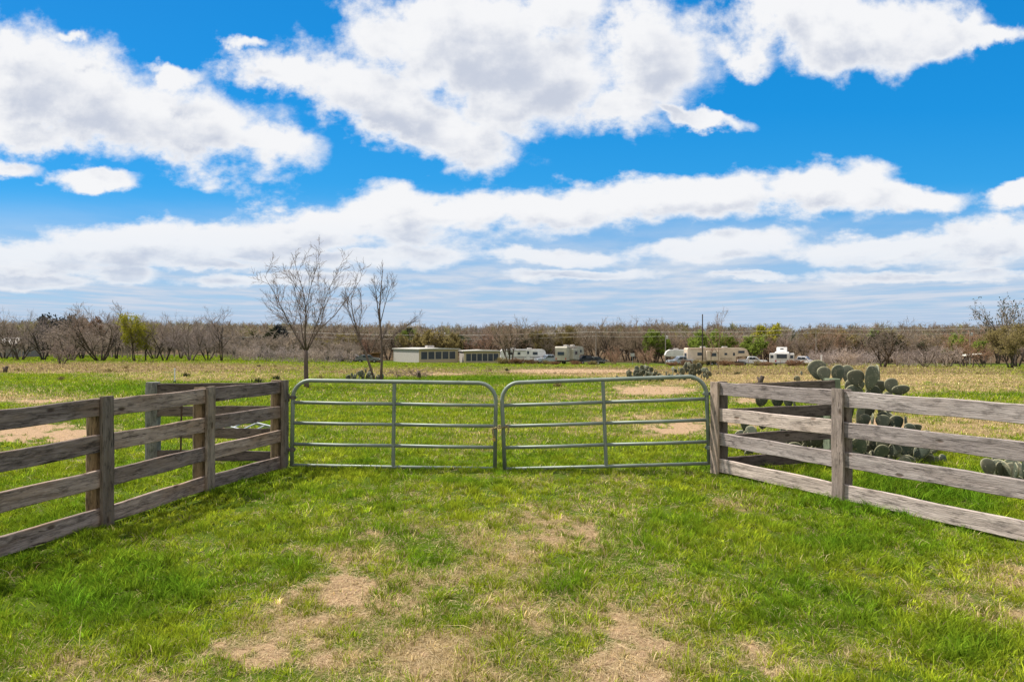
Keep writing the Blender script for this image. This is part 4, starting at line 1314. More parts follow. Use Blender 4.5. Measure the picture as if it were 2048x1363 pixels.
# trees among the trailers and along the right side
far_tree('wide', 1, 'broad bare tree standing in front of the white travel trailer', 1020, 112, 9.2, None, BARK_D, TWIG_B, None, 1.05)
far_tree('thin', 0, 'thin tan bare tree in front of the long beige trailer', 1434, 62, 6.3, None, BARK_T, TWIG_R, LEAF_OL, .8, per=1, size=.05)
far_tree('thin', 1, 'spindly dry sapling beside the thin tan tree', 1418, 50, 3.4, None, BARK_T, TWIG_R, None, .8)
far_tree('wide', 0, 'large bare rounded tree standing at the edge of the field behind the cactus', 1766, 86, 7.0, None, BARK_D, TWIG_B, None, 1.15)
far_tree('vase', 1, 'low spreading bare tree next to the large rounded bare tree', 1850, 88, 4.0, None, BARK_D, TWIG, None, 1.3)
far_tree('vase', 2, 'low pinkish bare tree near the open shelter', 1898, 90, 3.6, None, BARK_D, TWIG_P, None, 1.2)
far_tree('wide', 1, 'big olive leafed rounded tree under the tall sparse oak', 2022, 78, 6.0, None, BARK_D, TWIG_B, LEAF_OL, 1.0, 'leafy_tree', 8, .10)
far_tree('wide', 0, 'reddish brown bush at the foot of the big olive tree', 1965, 84, 3.6, None, BARK_D, TWIG_R, LEAF_BR, 1.1, 'bare_bush', 1, .08, cat='bush')
far_tree('wide', 1, 'tall sparse oak rising above the big olive tree', 2034, 100, 13.2, None, BARK_D, TWIG_B, LEAF_DK, .72, 'oak_tree', 1, .09, lm=3)
far_tree('wide', 0, 'dark reddish tree behind the open shelter beside the big olive tree', 1930, 104, 5.8, None, BARK_D, TWIG_R, LEAF_BR, 1.0, 'bare_tree', 1, .1)
for n_, (px, d) in enumerate([(1632, 112), (1652, 106), (1672, 110), (1692, 104), (1712, 108), (1734, 112), (1800, 104), (1824, 108), (1876, 106)]):
    far_tree('brush', n_, 'pinkish grey leafless bush in the row beyond the white pickup', px, d, random.Random(n_ + 50).uniform(3.0, 4.0), 'pinkish bushes beyond the pickup', TWIG_P, TWIG_P if n_ % 2 else TWIG, None, 1.2, 'bare_bush', cat='bush')
for n_, (px, d, lab) in enumerate([(1228, 128, 'rust brown bush by the slim pole near the dirt drive'), (1292, 126, 'rust brown bush between the sign and the white camper')]):
    far_tree('brush', n_, lab, px, d, 4.2, None, TWIG_R, TWIG_R, None, .9, 'bare_bush', cat='bush')
for (px, d, h, lf, lab) in [(810, 150, 7.4, LEAF_GR, 'light green leafy tree behind the long metal building'), (1085, 140, 7.2, LEAF_OL, 'olive green tree between the travel trailer and the tall beige trailer'), (1312, 142, 7.6, LEAF_GR, 'light green leafy tree behind the transformer pole and white camper'), (1524, 158, 9.6, LEAF_YG, 'yellow green tree high in the wood above the motorhome'), (1628, 150, 8.0, LEAF_OL, 'olive green tree in the wood beside the slim pale pole'), (1140, 152, 8.6, LEAF_OL, 'pale yellowish tree behind the tall beige trailer')]:
    far_tree('wide', int(px), lab, px, d, h, None, BARK_D, TWIG_B, lf, .75, 'leafing_tree', 5, .24)

# the front of the wood: each tree a thing; the hillside behind reads as one mass
rngE = random.Random(77)
STRETCH = [(590, 760, 'bare brown tree at the edge of the wood behind the old cars'), (760, 905, 'bare brown tree in the wood behind the long metal building'), (905, 1000, 'bare brown tree in the wood behind the lower beige building'),
           (1000, 1120, 'bare brown tree in the wood behind the white travel trailer'), (1190, 1330, 'dark bare tree in the taller group of the wood behind the sign'), (1330, 1500, 'bare brown tree in the wood behind the long beige trailer'),
           (1500, 1640, 'bare brown tree in the wood behind the white motorhome'), (1640, 1800, 'bare brown tree in the wood behind the pinkish bushes'), (1800, 1960, 'bare brown tree in the wood behind the open shelter'), (1960, 2090, 'bare brown tree in the wood behind the big olive tree')]
for (x0, x1, lab) in STRETCH:
    n = max(5, int((x1 - x0) / 15))
    tall = x0 == 1190
    for k in range(n):
        px = x0 + (x1 - x0) * (k + rngE.random()) / n
        d = rngE.uniform(138, 156)
        if rngE.random() < .17:
            lf, ln = rngE.choice([(LEAF_OL, 'olive leafed tree'), (LEAF_OL, 'olive leafed tree'), (LEAF_GR, 'light green leafing tree'), (LEAF_DK, 'dark evergreen tree')])
            lab2 = lab.replace('bare brown tree', ln).replace('dark bare tree', ln)
            far_tree('wide', k, lab2, px, d, rngE.uniform(5.5, 8.0), lab.replace('bare brown tree', 'trees').replace('dark bare tree', 'trees'), BARK_D, TWIG_B, lf, .95, 'leafing_tree', 3, .24)
            continue
        far_tree(rngE.choice(['tall', 'wide', 'wide', 'vase']), k, lab, px, d, rngE.uniform(6.6, 11.0) * (1.12 if tall else .86), lab.replace('bare brown tree', 'trees').replace('dark bare tree', 'trees'), BARK_D, rngE.choice([TWIG_B, TWIG_B, TWIG, TWIG_R]) if not tall else TWIG_B, None, 1.05)

for n_, px in enumerate([1004, 1034, 1062, 1092, 1110, 1150, 1185, 1345, 1372, 1395, 1450, 1478, 1515, 1532, 1590, 1612]):
    far_tree('brush', n_, 'low dry scrub bush in front of the parked trailers', px, rngE.uniform(104, 114), rngE.uniform(.7, 1.25), 'dry scrub before the trailers', TWIG_B, TWIG_B, LEAF_BR if n_ % 3 else LEAF_OL, 1.7, 'scrub_bush', 2, .14, cat='bush')

def make_wood():
    """far hillside wood, one mass"""
    rng = np.random.default_rng(5)
    protos = []
    for s in range(6):
        r = random.Random(300 + s)
        vs, fs = [], []
        def ribbon(p_, q_, w0, w1):
            d = (q_ - p_)
            sd = d.cross(Vector((r.gauss(0, 1), r.gauss(0, 1), r.gauss(0, .3)))).normalized()
            k = len(vs)
            vs.extend([p_ - sd * w0, p_ + sd * w0, q_ + sd * w1, q_ - sd * w1])
            fs.append((k, k + 1, k + 2, k + 3))
        top = Vector((0, 0, 3.2))
        ribbon(Vector((0, 0, -.5)), top, .18, .12)
        for i in range(9):
            a = r.uniform(0, 6.28); e = r.uniform(.25, 1.3)
            st = Vector((0, 0, r.uniform(1.0, 3.4)))
            en = st + Vector((math.cos(a) * math.cos(e), math.sin(a) * math.cos(e), math.sin(e))) * r.uniform(2.2, 3.8)
            ribbon(st, en, .10, .06)
            for j in range(11):
                b0 = st.lerp(en, r.uniform(.25, 1))
                d = Vector((r.gauss(0, 1), r.gauss(0, 1), r.gauss(.7, .8))).normalized()
                ribbon(b0, b0 + d * r.uniform(.8, 1.9), .075, .02)
        protos.append((np.array([tuple(v_) for v_ in vs]), np.array(fs)))
    V, I, C = [], [], []
    base = 0
    N = 3400
    d = 156 + 300 * rng.random(N) ** 1.3
    u_ = (rng.random(N) * 2 - 1) * 1.0
    x = u_ * d
    z = terrain(x, d)
    tint = fbm(x / 16.0, d / 22.0, 88, 3)
    for k in range(N):
        pv, pf = protos[rng.integers(6)]
        a = rng.random() * 6.283
        s = (0.75 + .6 * rng.random()) * (1.0 + .4 * (tint[k] - .5))
        ca, sa = math.cos(a), math.sin(a)
        q = np.stack(((pv[:, 0] * ca - pv[:, 1] * sa) * s + x[k], (pv[:, 0] * sa + pv[:, 1] * ca) * s + d[k], pv[:, 2] * s + z[k]), -1)
        V.append(q)
        I.append(pf + base)
        base += len(pv)
        r_ = rng.random()
        c = np.array([0.195, 0.16, 0.115]) if r_ < .45 else (np.array([0.27, 0.235, 0.19]) if r_ < .68 else np.array([0.175, 0.125, 0.088]))
        if r_ > .83: c = np.array([0.22, 0.205, 0.085])
        if r_ > .97: c = np.array([0.09, 0.10, 0.06])
        C.append(np.repeat((c * (.45 + 1.1 * tint[k]) * (.7 + .6 * rng.random()))[None, :], len(pv), 0))
    V, I, C = np.concatenate(V), np.concatenate(I), np.concatenate(C)
    me = mesh_np('woodland', V, I.reshape(-1), np.full(len(I), 4))
    color_attr(me, 'tint', C)
    o = link('woodland', me, None, GRASS_M)
    tag(o, 'brown leafless wood covering the low hill along the whole horizon', 'woodland', kind='stuff')
    # the lower wood behind the left tree line
    V, I, C = [], [], []
    base = 0
    N = 330
    d = rng.uniform(100, 150, N)
    x = rng.uniform(-.92, -.24, N) * d
    z = terrain(x, d)
    for k in range(N):
        pv, pf = protos[rng.integers(6)]
        a = rng.random() * 6.283
        s = .48 + .3 * rng.random()
        ca, sa = math.cos(a), math.sin(a)
        V.append(np.stack(((pv[:, 0] * ca - pv[:, 1] * sa) * s + x[k], (pv[:, 0] * sa + pv[:, 1] * ca) * s + d[k], pv[:, 2] * s + z[k]), -1))
        I.append(pf + base)
        base += len(pv)
        c = np.array([0.25, 0.20, 0.16]) * rng.uniform(.7, 1.15)
        C.append(np.repeat(c[None, :], len(pv), 0))
    V, I, C = np.concatenate(V), np.concatenate(I), np.concatenate(C)
    me = mesh_np('brushwood', V, I.reshape(-1), np.full(len(I), 4))
    color_attr(me, 'tint', C)
    o = link('brushwood', me, None, GRASS_M)
    tag(o, 'tangled brown brushwood behind the pale bushes and the field trees', 'brushwood', kind='stuff')
make_wood()
# ---------------------------------------------------------------- buildings
WHITE = mat('white_metal_siding', (.38, .355, .335), .5, .16, 2, 0, .05, .3, (1, 1, 4))
CREAM = mat('cream_metal_siding', (.42, .34, .215), .55, .08, 2, 0, .05, .3, (6, 6, .3))
ROOFM = mat('pale_metal_roof', (.47, .45, .41), .45, .08, 1.5)
GLASS = mat('dark_window_glass', (.035, .05, .075), .12, .3, 1.2, 0, 0, .6)
BLIND = mat('blue_grey_window', (.025, .035, .055), .3, .25, 2.5, 0, 0, .5)
TRIM = mat('pale_trim', (.58, .54, .46), .6, .06, 3)
DARKM = mat('dark_metal', (.035, .035, .038), .6, .3, 3)  # plain dark metal for chassis, trim, posts and the barn wall
def long_building(label, px0, pxc, px1, depth, h, rz, wins, win_w, win_z, door=None, overhang=.25):
    """flat-roofed shed: pxc = near corner; the left flank runs back, the windowed front runs right"""
    sc = depth / F
    a = (px1 - pxc) * sc / math.cos(rz)
    b_ = max(2.5, (pxc - px0) * sc / max(.12, math.sin(rz)))
    c = spot(pxc, depth)
    z0 = min(tz(c.x + i, c.y + j) for i in (-6, 0, 6) for j in (0, 6)) - .2
    t = thing('metal_building', label, 'building', (c.x, c.y, c.z), rz)
    zb = z0 - c.z
    MB().box((a / 2, .06, (h + zb) / 2), (a, .12, h - zb)).box((a / 2, b_ - .06, (h + zb) / 2), (a, .12, h - zb)).box((a - .06, b_ / 2, (h + zb) / 2), (.12, b_ - .25, h - zb)).build('front_wall', CREAM, t)
    MB().box((.06, b_ / 2, (h + zb) / 2), (.123, b_ - .02, h - zb)).build('side_wall', WHITE, t)
    MB().prism([(-overhang, h + .02), (a + overhang, h + .02), (a + overhang, h + .16), (a * .5, h + .34), (-overhang, h + .16)], -overhang - .3, b_ + overhang).build('roof', ROOFM, t)
    for k in range(wins):
        x = .45 + win_w / 2 + k * (a - .9) / wins
        f = MB().box((x, -.012, win_z), (win_w + .12, .06, 1.62)).build('window', TRIM, t)
        MB().box((x, -.045, win_z), (win_w + .02, .02, 1.52)).build('pane', BLIND, f)
    return t, a, b_
b1, a1, bb1 = long_building('long white sided metal building with a row of tall windows in its cream front', 766, 838, 912, 125, 2.65, R(33), 5, 1.35, 1.45)
MB().box((a1 * .55, bb1 * .4, 3.16), (1.6, 1.2, .5)).build('roof_vent', WHITE, b1, .05)
b2, a2, bb2 = long_building('lower cream building with six windows beside the long metal building', 913, 928, 1002, 128, 2.35, R(12), 6, .98, 1.15)
def shed():
    c = spot(28, 112)
    t = thing('shed', 'white roofed shed half hidden by bare trees', 'shed', c)
    MB().box((0, 0, 1.0), (6.4, 5, 2.6)).build('wall', mat('grey_shed_wall', (.30, .29, .28), .7, .1, 2), t)
    MB().prism([(-3.5, 2.25), (3.5, 2.25), (3.5, 2.4), (0, 3.5), (-3.5, 2.4)], -2.9, 2.9, Matrix.Rotation(R(90), 4, 'Z')).build('roof', WHITE, t)
shed()
def barn():
    c = spot(498, 132)
    t = thing('barn', 'dark open barn with a thin pale roof edge behind the pale bushes', 'barn', c)
    for x in (-4.6, -1.6, 1.6, 4.6):
        MB().box((x, 0, 1.9), (.2, .2, 4.2)).build('post', BARK_D, t)
    MB().box((0, 3.0, 1.9), (9.6, .15, 4.0)).build('back_wall', DARKM, t)
    MB().prism([(-5.2, 3.75), (5.2, 4.25), (5.2, 4.42), (-5.2, 3.92)], -1.2, 3.4).build('roof', mat('weathered_roof', (.40, .40, .40), .5, .15, 2), t)
barn()
def lumber():
    c = spot(752, 118)
    t = thing('lean_to', 'small orange brown timber lean to beside the long metal building', 'shed', c)
    wd = mat('orange_timber', (.34, .20, .10), .8, .25, 2, 0, .2, .2, (1, 1, 6))
    MB().box((0, .8, .85), (1.9, .1, 2.0)).build('back_wall', wd, t)
    MB().box((-.9, 0, .8), (.1, 1.5, 2.0)).build('side_wall', wd, t)
    MB().box((.9, -.6, .85), (.12, .12, 2.0)).build('post', DARKM, t)
    MB().prism([(-1.15, 1.75), (1.15, 1.95), (1.15, 2.05), (-1.15, 1.85)], -1.0, 1.1).build('roof', wd, t)
lumber()
def shelter():
    c = spot(1940, 112)
    t = thing('open_shelter', 'small open shelter with a pale flat roof under the transformer pole', 'shelter', c)
    for x in (-1.3, 1.3):
        for y in (-.9, .9): MB().box((x, y, 1.0), (.1, .1, 2.3)).build('post', BARK_D, t)
    MB().prism([(-1.7, 1.85), (1.7, 2.2), (1.7, 2.3), (-1.7, 1.95)], -1.2, 1.2).build('roof', TRIM, t)
shelter()

# ---------------------------------------------------------------- vehicles
TYRE = mat('tyre_rubber', (.02, .02, .02), .85, .2, 8)
RIM = mat('dull_rim', (.36, .37, .38), .4, .15, 8, .7)
CHROME = mat('bright_bumper', (.55, .55, .55), .25, .1, 6, .8)
REDL = mat('red_lens', (.35, .02, .02), .3, .1, 6)
CLEAR = mat('clear_lens', (.65, .65, .62), .15, .1, 6)
STRIPE_B = mat('tan_stripe', (.30, .22, .16), .5, .1, 4)
STRIPE_G = mat('grey_stripe', (.22, .22, .24), .5, .1, 4)
def wheel(t, x, y, r, wd=.22):
    M = Matrix.Translation((x, y, r)) @ Matrix.Rotation(R(90), 4, 'X')
    w_ = link('wheel', MB().lathe([(r * .62, -wd / 2), (r * .95, -wd / 2), (r, -wd * .3), (r, wd * .3), (r * .95, wd / 2), (r * .62, wd / 2)], 20, M).mesh('wheel', smooth=False), t, TYRE)
    MB().lathe([(.02, -wd * .54), (r * .3, -wd * .56), (r * .6, -wd * .45), (r * .6, wd * .45), (r * .3, wd * .56), (.02, wd * .54)], 16, M).build('rim', RIM, w_)
def panel(t, name, m_, x, z, w_, h_, ysurf, s, parent=None, th=.03, bevel=.0):
    """flat piece on a flank of the body at y = ysurf, outward direction s"""
    return MB().box((x, ysurf + s * th / 2, z), (w_, th, h_)).build(name, m_, parent or t, bevel)
def win(t, x, z, w_, h_, ysurf, s):
    f = panel(t, 'window', STRIPE_G, x, z, w_ + .08, h_ + .08, ysurf, s, th=.03)
    panel(t, 'pane', GLASS, x, z, w_, h_, ysurf + s * .03, s, f, th=.012)
    return f
def endwin(t, y, z, w_, h_, xs, s):
    f = MB().box((xs + s * .02, y, z), (.04, w_ + .1, h_ + .1)).build('window', STRIPE_G, t)
    MB().box((xs + s * .05, y, z), (.02, w_, h_)).build('pane', GLASS, f)
    return f
def trailer(label, px, depth, L, h, rz, body, kind, stripe, seed, windows, door_x=None, slide=None, name='travel_trailer', fifth=False, frame_z=.75):
    """camper with its length along x, near flank at y = -1.25"""
    c = spot(px, depth)
    t = thing(name, label, 'trailer', c, rz)
    z0, z1 = frame_z, h
    x0, x1 = -L / 2, L / 2
    if fifth:   # raised nose over the tow vehicle at +x
        prof = [(x0, z0), (x1 - 2.6, z0), (x1 - 2.5, z0 + .95), (x1 - .15, z0 + 1.05), (x1, z0 + 1.35), (x1 - .35, z1 - .35), (x1 - 1.0, z1), (x0 + .15, z1), (x0, z1 - .2)]
    else:
        prof = [(x0, z0), (x1 - .55, z0), (x1 - .1, z0 + .6), (x1, z0 + 1.0), (x1 - .25, z1 - .25), (x1 - .7, z1), (x0 + .3, z1), (x0 + .05, z1 - .25), (x0, z0 + .9)]
    MB().prism(prof, -1.25, 1.25).build('body', body, t, .06, 2)
    MB().box((0 - L * .02, 0, z0 - .12), (L * .9, 1.9, .22)).build('chassis', DARKM, t)
    for x in (x0 + L * .40, x0 + L * .40 + .85):
        for y in (-1.1, 1.1): wheel(t, x, y, .36)
    for (wx, wz, ww, wh) in windows: win(t, wx, wz, ww, wh, -1.25, -1)
    if door_x is not None:
        d = panel(t, 'door', stripe if False else body, door_x, z0 + 1.0, .72, 1.95, -1.25, -1, th=.035, bevel=.01)
        panel(t, 'door_window', GLASS, door_x, z0 + 1.45, .4, .6, -1.285, -1, d, th=.012)
    MB().box((0, -1.256, z0 + .62), (L * .72, .012, .14)).build('stripe', stripe, t)
    MB().box((L * .05, -1.256, z0 + .42), (L * .55, .012, .06)).build('stripe', stripe, t)
    if slide:
        sx, sw, sh = slide
        s_ = MB().box((sx, -1.55, z0 + .25 + sh / 2), (sw, .75, sh)).build('slide_out', body, t, .03)
        win(s_, sx, z0 + .25 + sh * .6, sw * .4, .6, -1.925, -1)
    for k, ax in enumerate((-L * .22, L * .14)):
        MB().box((ax, 0, z1 + .14), (.95, .75, .28)).build('roof_unit', WHITE, t, .06)
    MB().tube([(x0 + .6, -1.33, z1 - .22), (x0 + L * .55, -1.33, z1 - .22)], .06, 8).build('awning', stripe, t)
    MB().tube([(x1 - .6, -.9, 0), (x1 - .6, -.9, z0)], .05, 6).build('jack', DARKM, t)
    endwin(t, 0, z0 + 1.35, 1.3, .6, x0, -1)
    MB().box((x0 - .03, -1.0, z0 + .35), (.06, .14, .35)).build('tail_light', REDL, t)
    MB().box((x0 - .03, 1.0, z0 + .35), (.06, .14, .35)).build('tail_light', REDL, t)
    return t
def pickup(label, px, depth, rz, color, name='pickup_truck', cat='truck', sc=1.0, bed=True):
    """front at +x"""
    c = spot(px, depth)
    t = thing(name, label, cat, c, rz)
    prof = [(-2.75, .55), (2.6, .50), (2.72, .75), (2.62, 1.08), (1.25, 1.18), (.62, 1.82), (-.75, 1.86), (-1.0, 1.22), (-2.75, 1.20)] if bed else \
           [(-2.3, .42), (2.25, .38), (2.32, .62), (2.1, .86), (1.1, .98), (.45, 1.45), (-1.1, 1.47), (-1.85, 1.02), (-2.3, .95)]
    MB().prism(prof, -.93, .93).build('body', color, t, .07, 2)
    xf, xb = prof[1][0], prof[0][0]
    zs = 1.50 if bed else 1.22
    for s in (-1, 1):
        for (wx, ww) in ((.28, .72), (-.42, .62)):
            MB().prism([(wx - ww / 2, zs - .24), (wx + ww / 2 + .12, zs - .24), (wx + ww / 2 - .12, zs + .22), (wx - ww / 2, zs + .22)], s * .93, s * .955).build('side_window', GLASS, t)
        for wx in (xf - .95, xb + 1.05): wheel(t, wx, s * .84, .39 if bed else .33, .24)
        MB().box((xf + .02, s * .68, .88 if bed else .68), (.12, .34, .2)).build('headlight', CLEAR, t, .02)
        MB().box((xb - .01, s * .78, .98 if bed else .78), (.08, .18, .32)).build('tail_light', REDL, t, .02)
        MB().box((.85 if bed else .75, s * 1.05, zs - .18), (.16, .2, .2)).build('mirror', DARKM, t, .03)
    a, b_ = (1.22, 1.20), (.66, 1.80)
    if not bed: a, b_ = (1.08, 1.0), (.48, 1.43)
    ux, uz = (b_[0] - a[0]), (b_[1] - a[1])
    q0, q1 = (a[0] + ux * .08 + .03, a[1] + uz * .08), (a[0] + ux * .92 + .03, a[1] + uz * .92)
    MB().prism([q0, q1, (q1[0] - .05, q1[1] - .02), (q0[0] - .05, q0[1] - .02)], -.78, .78).build('windscreen', GLASS, t)
    MB().box((xf + .05, 0, .62 if bed else .5), (.16, 1.8, .22)).build('bumper', CHROME if bed else DARKM, t, .04)
    MB().box((xf + .04, 0, .90 if bed else .7), (.10, .95, .24)).build('grille', DARKM, t, .02)
    MB().box((xb - .05, 0, .62 if bed else .5), (.14, 1.75, .2)).build('bumper', CHROME if bed else DARKM, t, .04)
    return t
RV_W = mat('white_fibreglass', (.62, .61, .60), .4, .16, 1.1)
RV_C = mat('beige_fibreglass', (.56, .46, .36), .45, .15, 1.1)
RV_G = mat('greyish_cream_fibreglass', (.40, .37, .31), .5, .22, 1.1)
PAINT_W = mat('white_paint', (.70, .71, .74), .3, .05, 2)
PAINT_S = mat('silver_blue_paint', (.32, .37, .45), .3, .06, 2, .3)
PAINT_D = mat('dark_paint', (.03, .035, .045), .3, .2, 2, .2)
PAINT_G = mat('grey_paint', (.16, .17, .18), .35, .1, 2, .2)
trailer('white travel trailer behind the broad bare tree', 1046, 124, 9.0, 2.85, R(4), RV_W, 0, STRIPE_G, 1, [(-2.6, 2.05, .8, .5), (-.9, 2.05, .5, .45), (2.3, 2.05, .9, .5)], .9)
pickup('silver blue pickup truck parked between the white travel trailer and tall cream trailer', 1098, 122, R(196), PAINT_S)
trailer('tall cream fifth wheel trailer parked end on in the middle of the yard', 1140, 124, 9.0, 3.55, R(62), RV_G, 0, STRIPE_B, 2, [(-2.3, 2.5, .8, .6), (.6, 2.5, .8, .6), (2.6, 2.6, .7, .5)], -.8, (-1.5, 2.8, 2.0), 'fifth_wheel_trailer', True, .85)
pickup('dark pickup truck half behind the tall cream trailer', 1172, 128, R(35), PAINT_D)
pickup('low grey car parked behind the sign pole', 1193, 134, R(10), PAINT_G, 'parked_car', 'car', bed=False)
trailer('white camper nose showing behind the end of the long beige trailer', 1361, 132, 6.6, 3.2, R(172), RV_W, 0, STRIPE_G, 3, [(1.4, 2.2, .8, .5), (-1.5, 2.2, .7, .5)], None, None, 'fifth_wheel_trailer', True)
pickup('silver blue pickup in front of the white camper', 1362, 121, R(185), PAINT_S)
trailer('long beige fifth wheel trailer with a slide out', 1432, 124, 12.2, 3.55, R(2), RV_C, 0, STRIPE_B, 4, [(-3.7, 2.35, .85, .55), (1.5, 2.35, .5, .4), (4.6, 2.75, 1.2, .45)], 3.1, (-1.2, 2.6, 1.9), 'fifth_wheel_trailer', True, .85)
pickup('white truck hitched to the nose of the long beige trailer', 1505, 124.5, R(-12), PAINT_W)
def motorhome():
    c = spot(1564, 123)
    t = thing('motorhome', 'white motorhome seen from behind with a wide dark rear window', 'motorhome', c, R(66))
    L, h = 8.5, 2.75
    MB().prism([(-L / 2, .75), (L / 2 - .3, .7), (L / 2, 1.3), (L / 2 - .5, h), (-L / 2 + .15, h), (-L / 2, h - .2)], -1.28, 1.28).build('body', RV_W, t, .08, 2)
    MB().prism([(-L / 2 + 1.2, h + .0), (L / 2 - .8, h), (L / 2 - 1.4, h + .85), (-L / 2 + 1.6, h + .95)], -.95, .95).build('roof_pod', RV_W, t, .08, 2)
    endwin(t, 0, 1.95, 1.75, .72, -L / 2, -1)
    MB().box((-L / 2 + 1.42, 0, h + .55), (.05, .6, .28)).build('vent_window', GLASS, t)
    for s in (-1, 1):
        MB().box((-L / 2 - .02, s * 1.05, 1.05), (.06, .22, .3)).build('tail_light', REDL, t)
        for x in (-2.4, 2.6): wheel(t, x, s * 1.08, .42, .26)
        win(t, -2.6, 2.0, .9, .6, s * 1.28, s)
        win(t, .5, 2.0, 1.1, .6, s * 1.28, s)
    MB().box((-L / 2 - .06, 0, .68), (.16, 2.3, .26)).build('bumper', STRIPE_G, t, .03)
    for s, x in ((1, .45), (-1, .75)):
        so = MB().box((-L / 2 + x + 1.3, s * 1.72, 1.62), (2.6, .92, 1.75)).build('slide_out', RV_W, t, .05)
        MB().box((-L / 2 + x - .012, s * 1.74, 1.85), (.02, .55, .55)).build('pane', GLASS, so)
    MB().box((-L / 2 - .012, 0, 1.35), (.02, 2.2, .07)).build('stripe', STRIPE_G, t)
motorhome()
pickup('white pickup truck with dark windows beside the motorhome', 1606, 121, R(-38), PAINT_W)
for k, (px, d, rz, lab) in enumerate([(668, 116, 4, 'dark old car at the pale bush end of the row of cars'), (698, 118, 184, 'dark old car in the middle of the row of three'), (735, 116, 8, 'grey old car nearest the timber lean to')]):
    t = pickup(lab, px, d, R(rz), PAINT_G if k == 2 else PAINT_D, 'parked_car', 'car', bed=False)
    t['group'] = 'old cars behind the pale bushes'
def flatbed():
    c = spot(1190, 120)
    t = thing('utility_trailer', 'low dark flatbed trailer by the dirt drive', 'trailer', c, R(8))
    MB().box((0, 0, .62), (4.2, 1.9, .12)).build('deck', DARKM, t)
    for s in (-1, 1):
        MB().box((0, s * .93, .95), (4.2, .05, .08)).build('side_rail', DARKM, t)
        wheel(t, .3, s * 1.06, .34)
    for x in (-2, 0, 2): MB().box((x, -.93, .8), (.06, .06, .4)).build('stake', DARKM, t)
    MB().tube([(2.1, .5, .6), (3.2, 0, .6), (2.1, -.5, .6)], .05, 6).build('drawbar', DARKM, t)
flatbed()

# ---------------------------------------------------------------- poles, wires, posts
POLE = mat('grey_timber_pole', (.23, .20, .17), .85, .2, 1.5, 0, 0, .2, (4, 4, .5))
POLE_D = mat('dark_timber_pole', (.055, .045, .04), .85, .3, 1.5, 0, 0, .2, (4, 4, .5))
tips = []
def pole(label, px, depth, top, m_, arm=True, can=False, lamp=False, r=.12):
    c = spot(px, depth)
    zt = EYE - (top - HZ) / F * depth - c.z
    t = thing('utility_pole', label, 'pole', c)
    MB().tube([(0, 0, -.3), (0, 0, zt)], [r, r * .7], 10).build('pole', m_, t)
    if arm:
        MB().box((0, 0, zt - .35), (1.7, .1, .11)).build('crossarm', m_, t)
        for x in (-.75, .0, .75):
            MB().lathe([(.0, 0), (.05, .01), (.05, .1), (.03, .16), (0, .17)], 8, Matrix.Translation((x, 0, zt - .29))).build('insulator', TRIM, t)
    if can:
        MB().lathe([(.0, 0), (.22, .02), (.24, .1), (.24, .65), (.2, .75), (0, .78)], 14, Matrix.Translation((.3, -.15, zt - 1.7))).build('transformer', WHITE, t)
    if lamp:
        MB().tube([(0, 0, zt - .9), (.25, -.5, zt - .75)], .03, 6).lathe([(.02, .2), (.16, .1), (.2, -.05), (.1, -.28), (.0, -.3)], 10, Matrix.Translation((.25, -.55, zt - .85))).build('yard_lamp', WHITE, t)
    return Vector((c.x, c.y, c.z + zt - .1))
T0 = pole('slim utility pole behind the low dark flatbed trailer', 1192, 136, 662, POLE)
T1 = pole('utility pole with a white transformer beside the white camper nose', 1331, 136, 662, POLE, True, True)
pole('tall dark pole standing in front of the long beige trailer', 1405, 112, 628, POLE_D, False, False, False, .13)
pole('utility pole with a yard lamp behind the long metal building', 888, 142, 659, POLE_D, False, False, True, .10)
T2 = pole('slim pale pole among the bushes beyond the white pickup', 1632, 136, 655, POLE, True, False, False, .09)
T3 = pole('utility pole with a white transformer above the open shelter', 1940, 136, 656, POLE, True, True)
def wires():
    WM = mat('pale_cable', (.40, .38, .34), .5, .1, 3)
    ends = [Vector((T0.x - 75, 150, T0.z + .4)), T0, T1, T2, T3, Vector((T3.x + 45, 134, T3.z + .3))]
    for (o1, lab) in ((-.0, 'upper pale power cable strung between the poles across the wood'), (-.95, 'lower pale power cable strung between the poles')):
        mb = MB()
        for a, b_ in zip(ends, ends[1:]):
            L = (b_ - a).length
            pts = []
            for k in range(15):
                f = k / 14
                q = a.lerp(b_, f)
                q.z += o1 - 4 * L * .012 * f * (1 - f)
                pts.append(q)
            mb.tube(pts, .035 if o1 == 0 else .022, 5)
        o = mb.build('power_cable', WM)
        tag(o, lab, 'cable')
wires()
def sign():
    c = spot(1265, 116)
    t = thing('road_sign', 'small grey sign on a thin post beside the dirt drive', 'sign', c)
    MB().tube([(0, 0, -.2), (0, 0, 2.2)], .03, 6).build('post', RIM, t)
    MB().box((0, -.05, 1.95), (.75, .03, .6)).build('sign_plate', RIM, t, .01)
sign()
def marker():
    c = at(349.5, 766)
    t = thing('marker_post', 'thin pale pipe with a dark foot standing in the field near the mossy post', 'post', c)
    MB().tube([(0, 0, .1), (0, 0, .66)], .028, 10).lathe([(.028, .655), (.04, .66), (.04, .70), (.0, .71)], 10).build('pipe', mat('pale_pvc', (.62, .63, .64), .4, .06, 6), t)
    MB().lathe([(.06, -.05), (.06, .10), (.045, .12), (.0, .121)], 10).build('foot', DARKM, t)
marker()
def white_post():
    c = at(1643, 735)
    t = thing('marker_post', 'white capped pipe rising just behind the top pads of the large cactus', 'post', c)
    k = c.y / F
    MB().tube([(0, 0, -.1), (0, 0, 24 * k)], .10, 8).build('pipe', RV_W, t)
    MB().lathe([(.14, 23.5 * k), (.14, 25 * k), (0, 25.2 * k)], 8).build('cap', RV_W, t)
white_post()
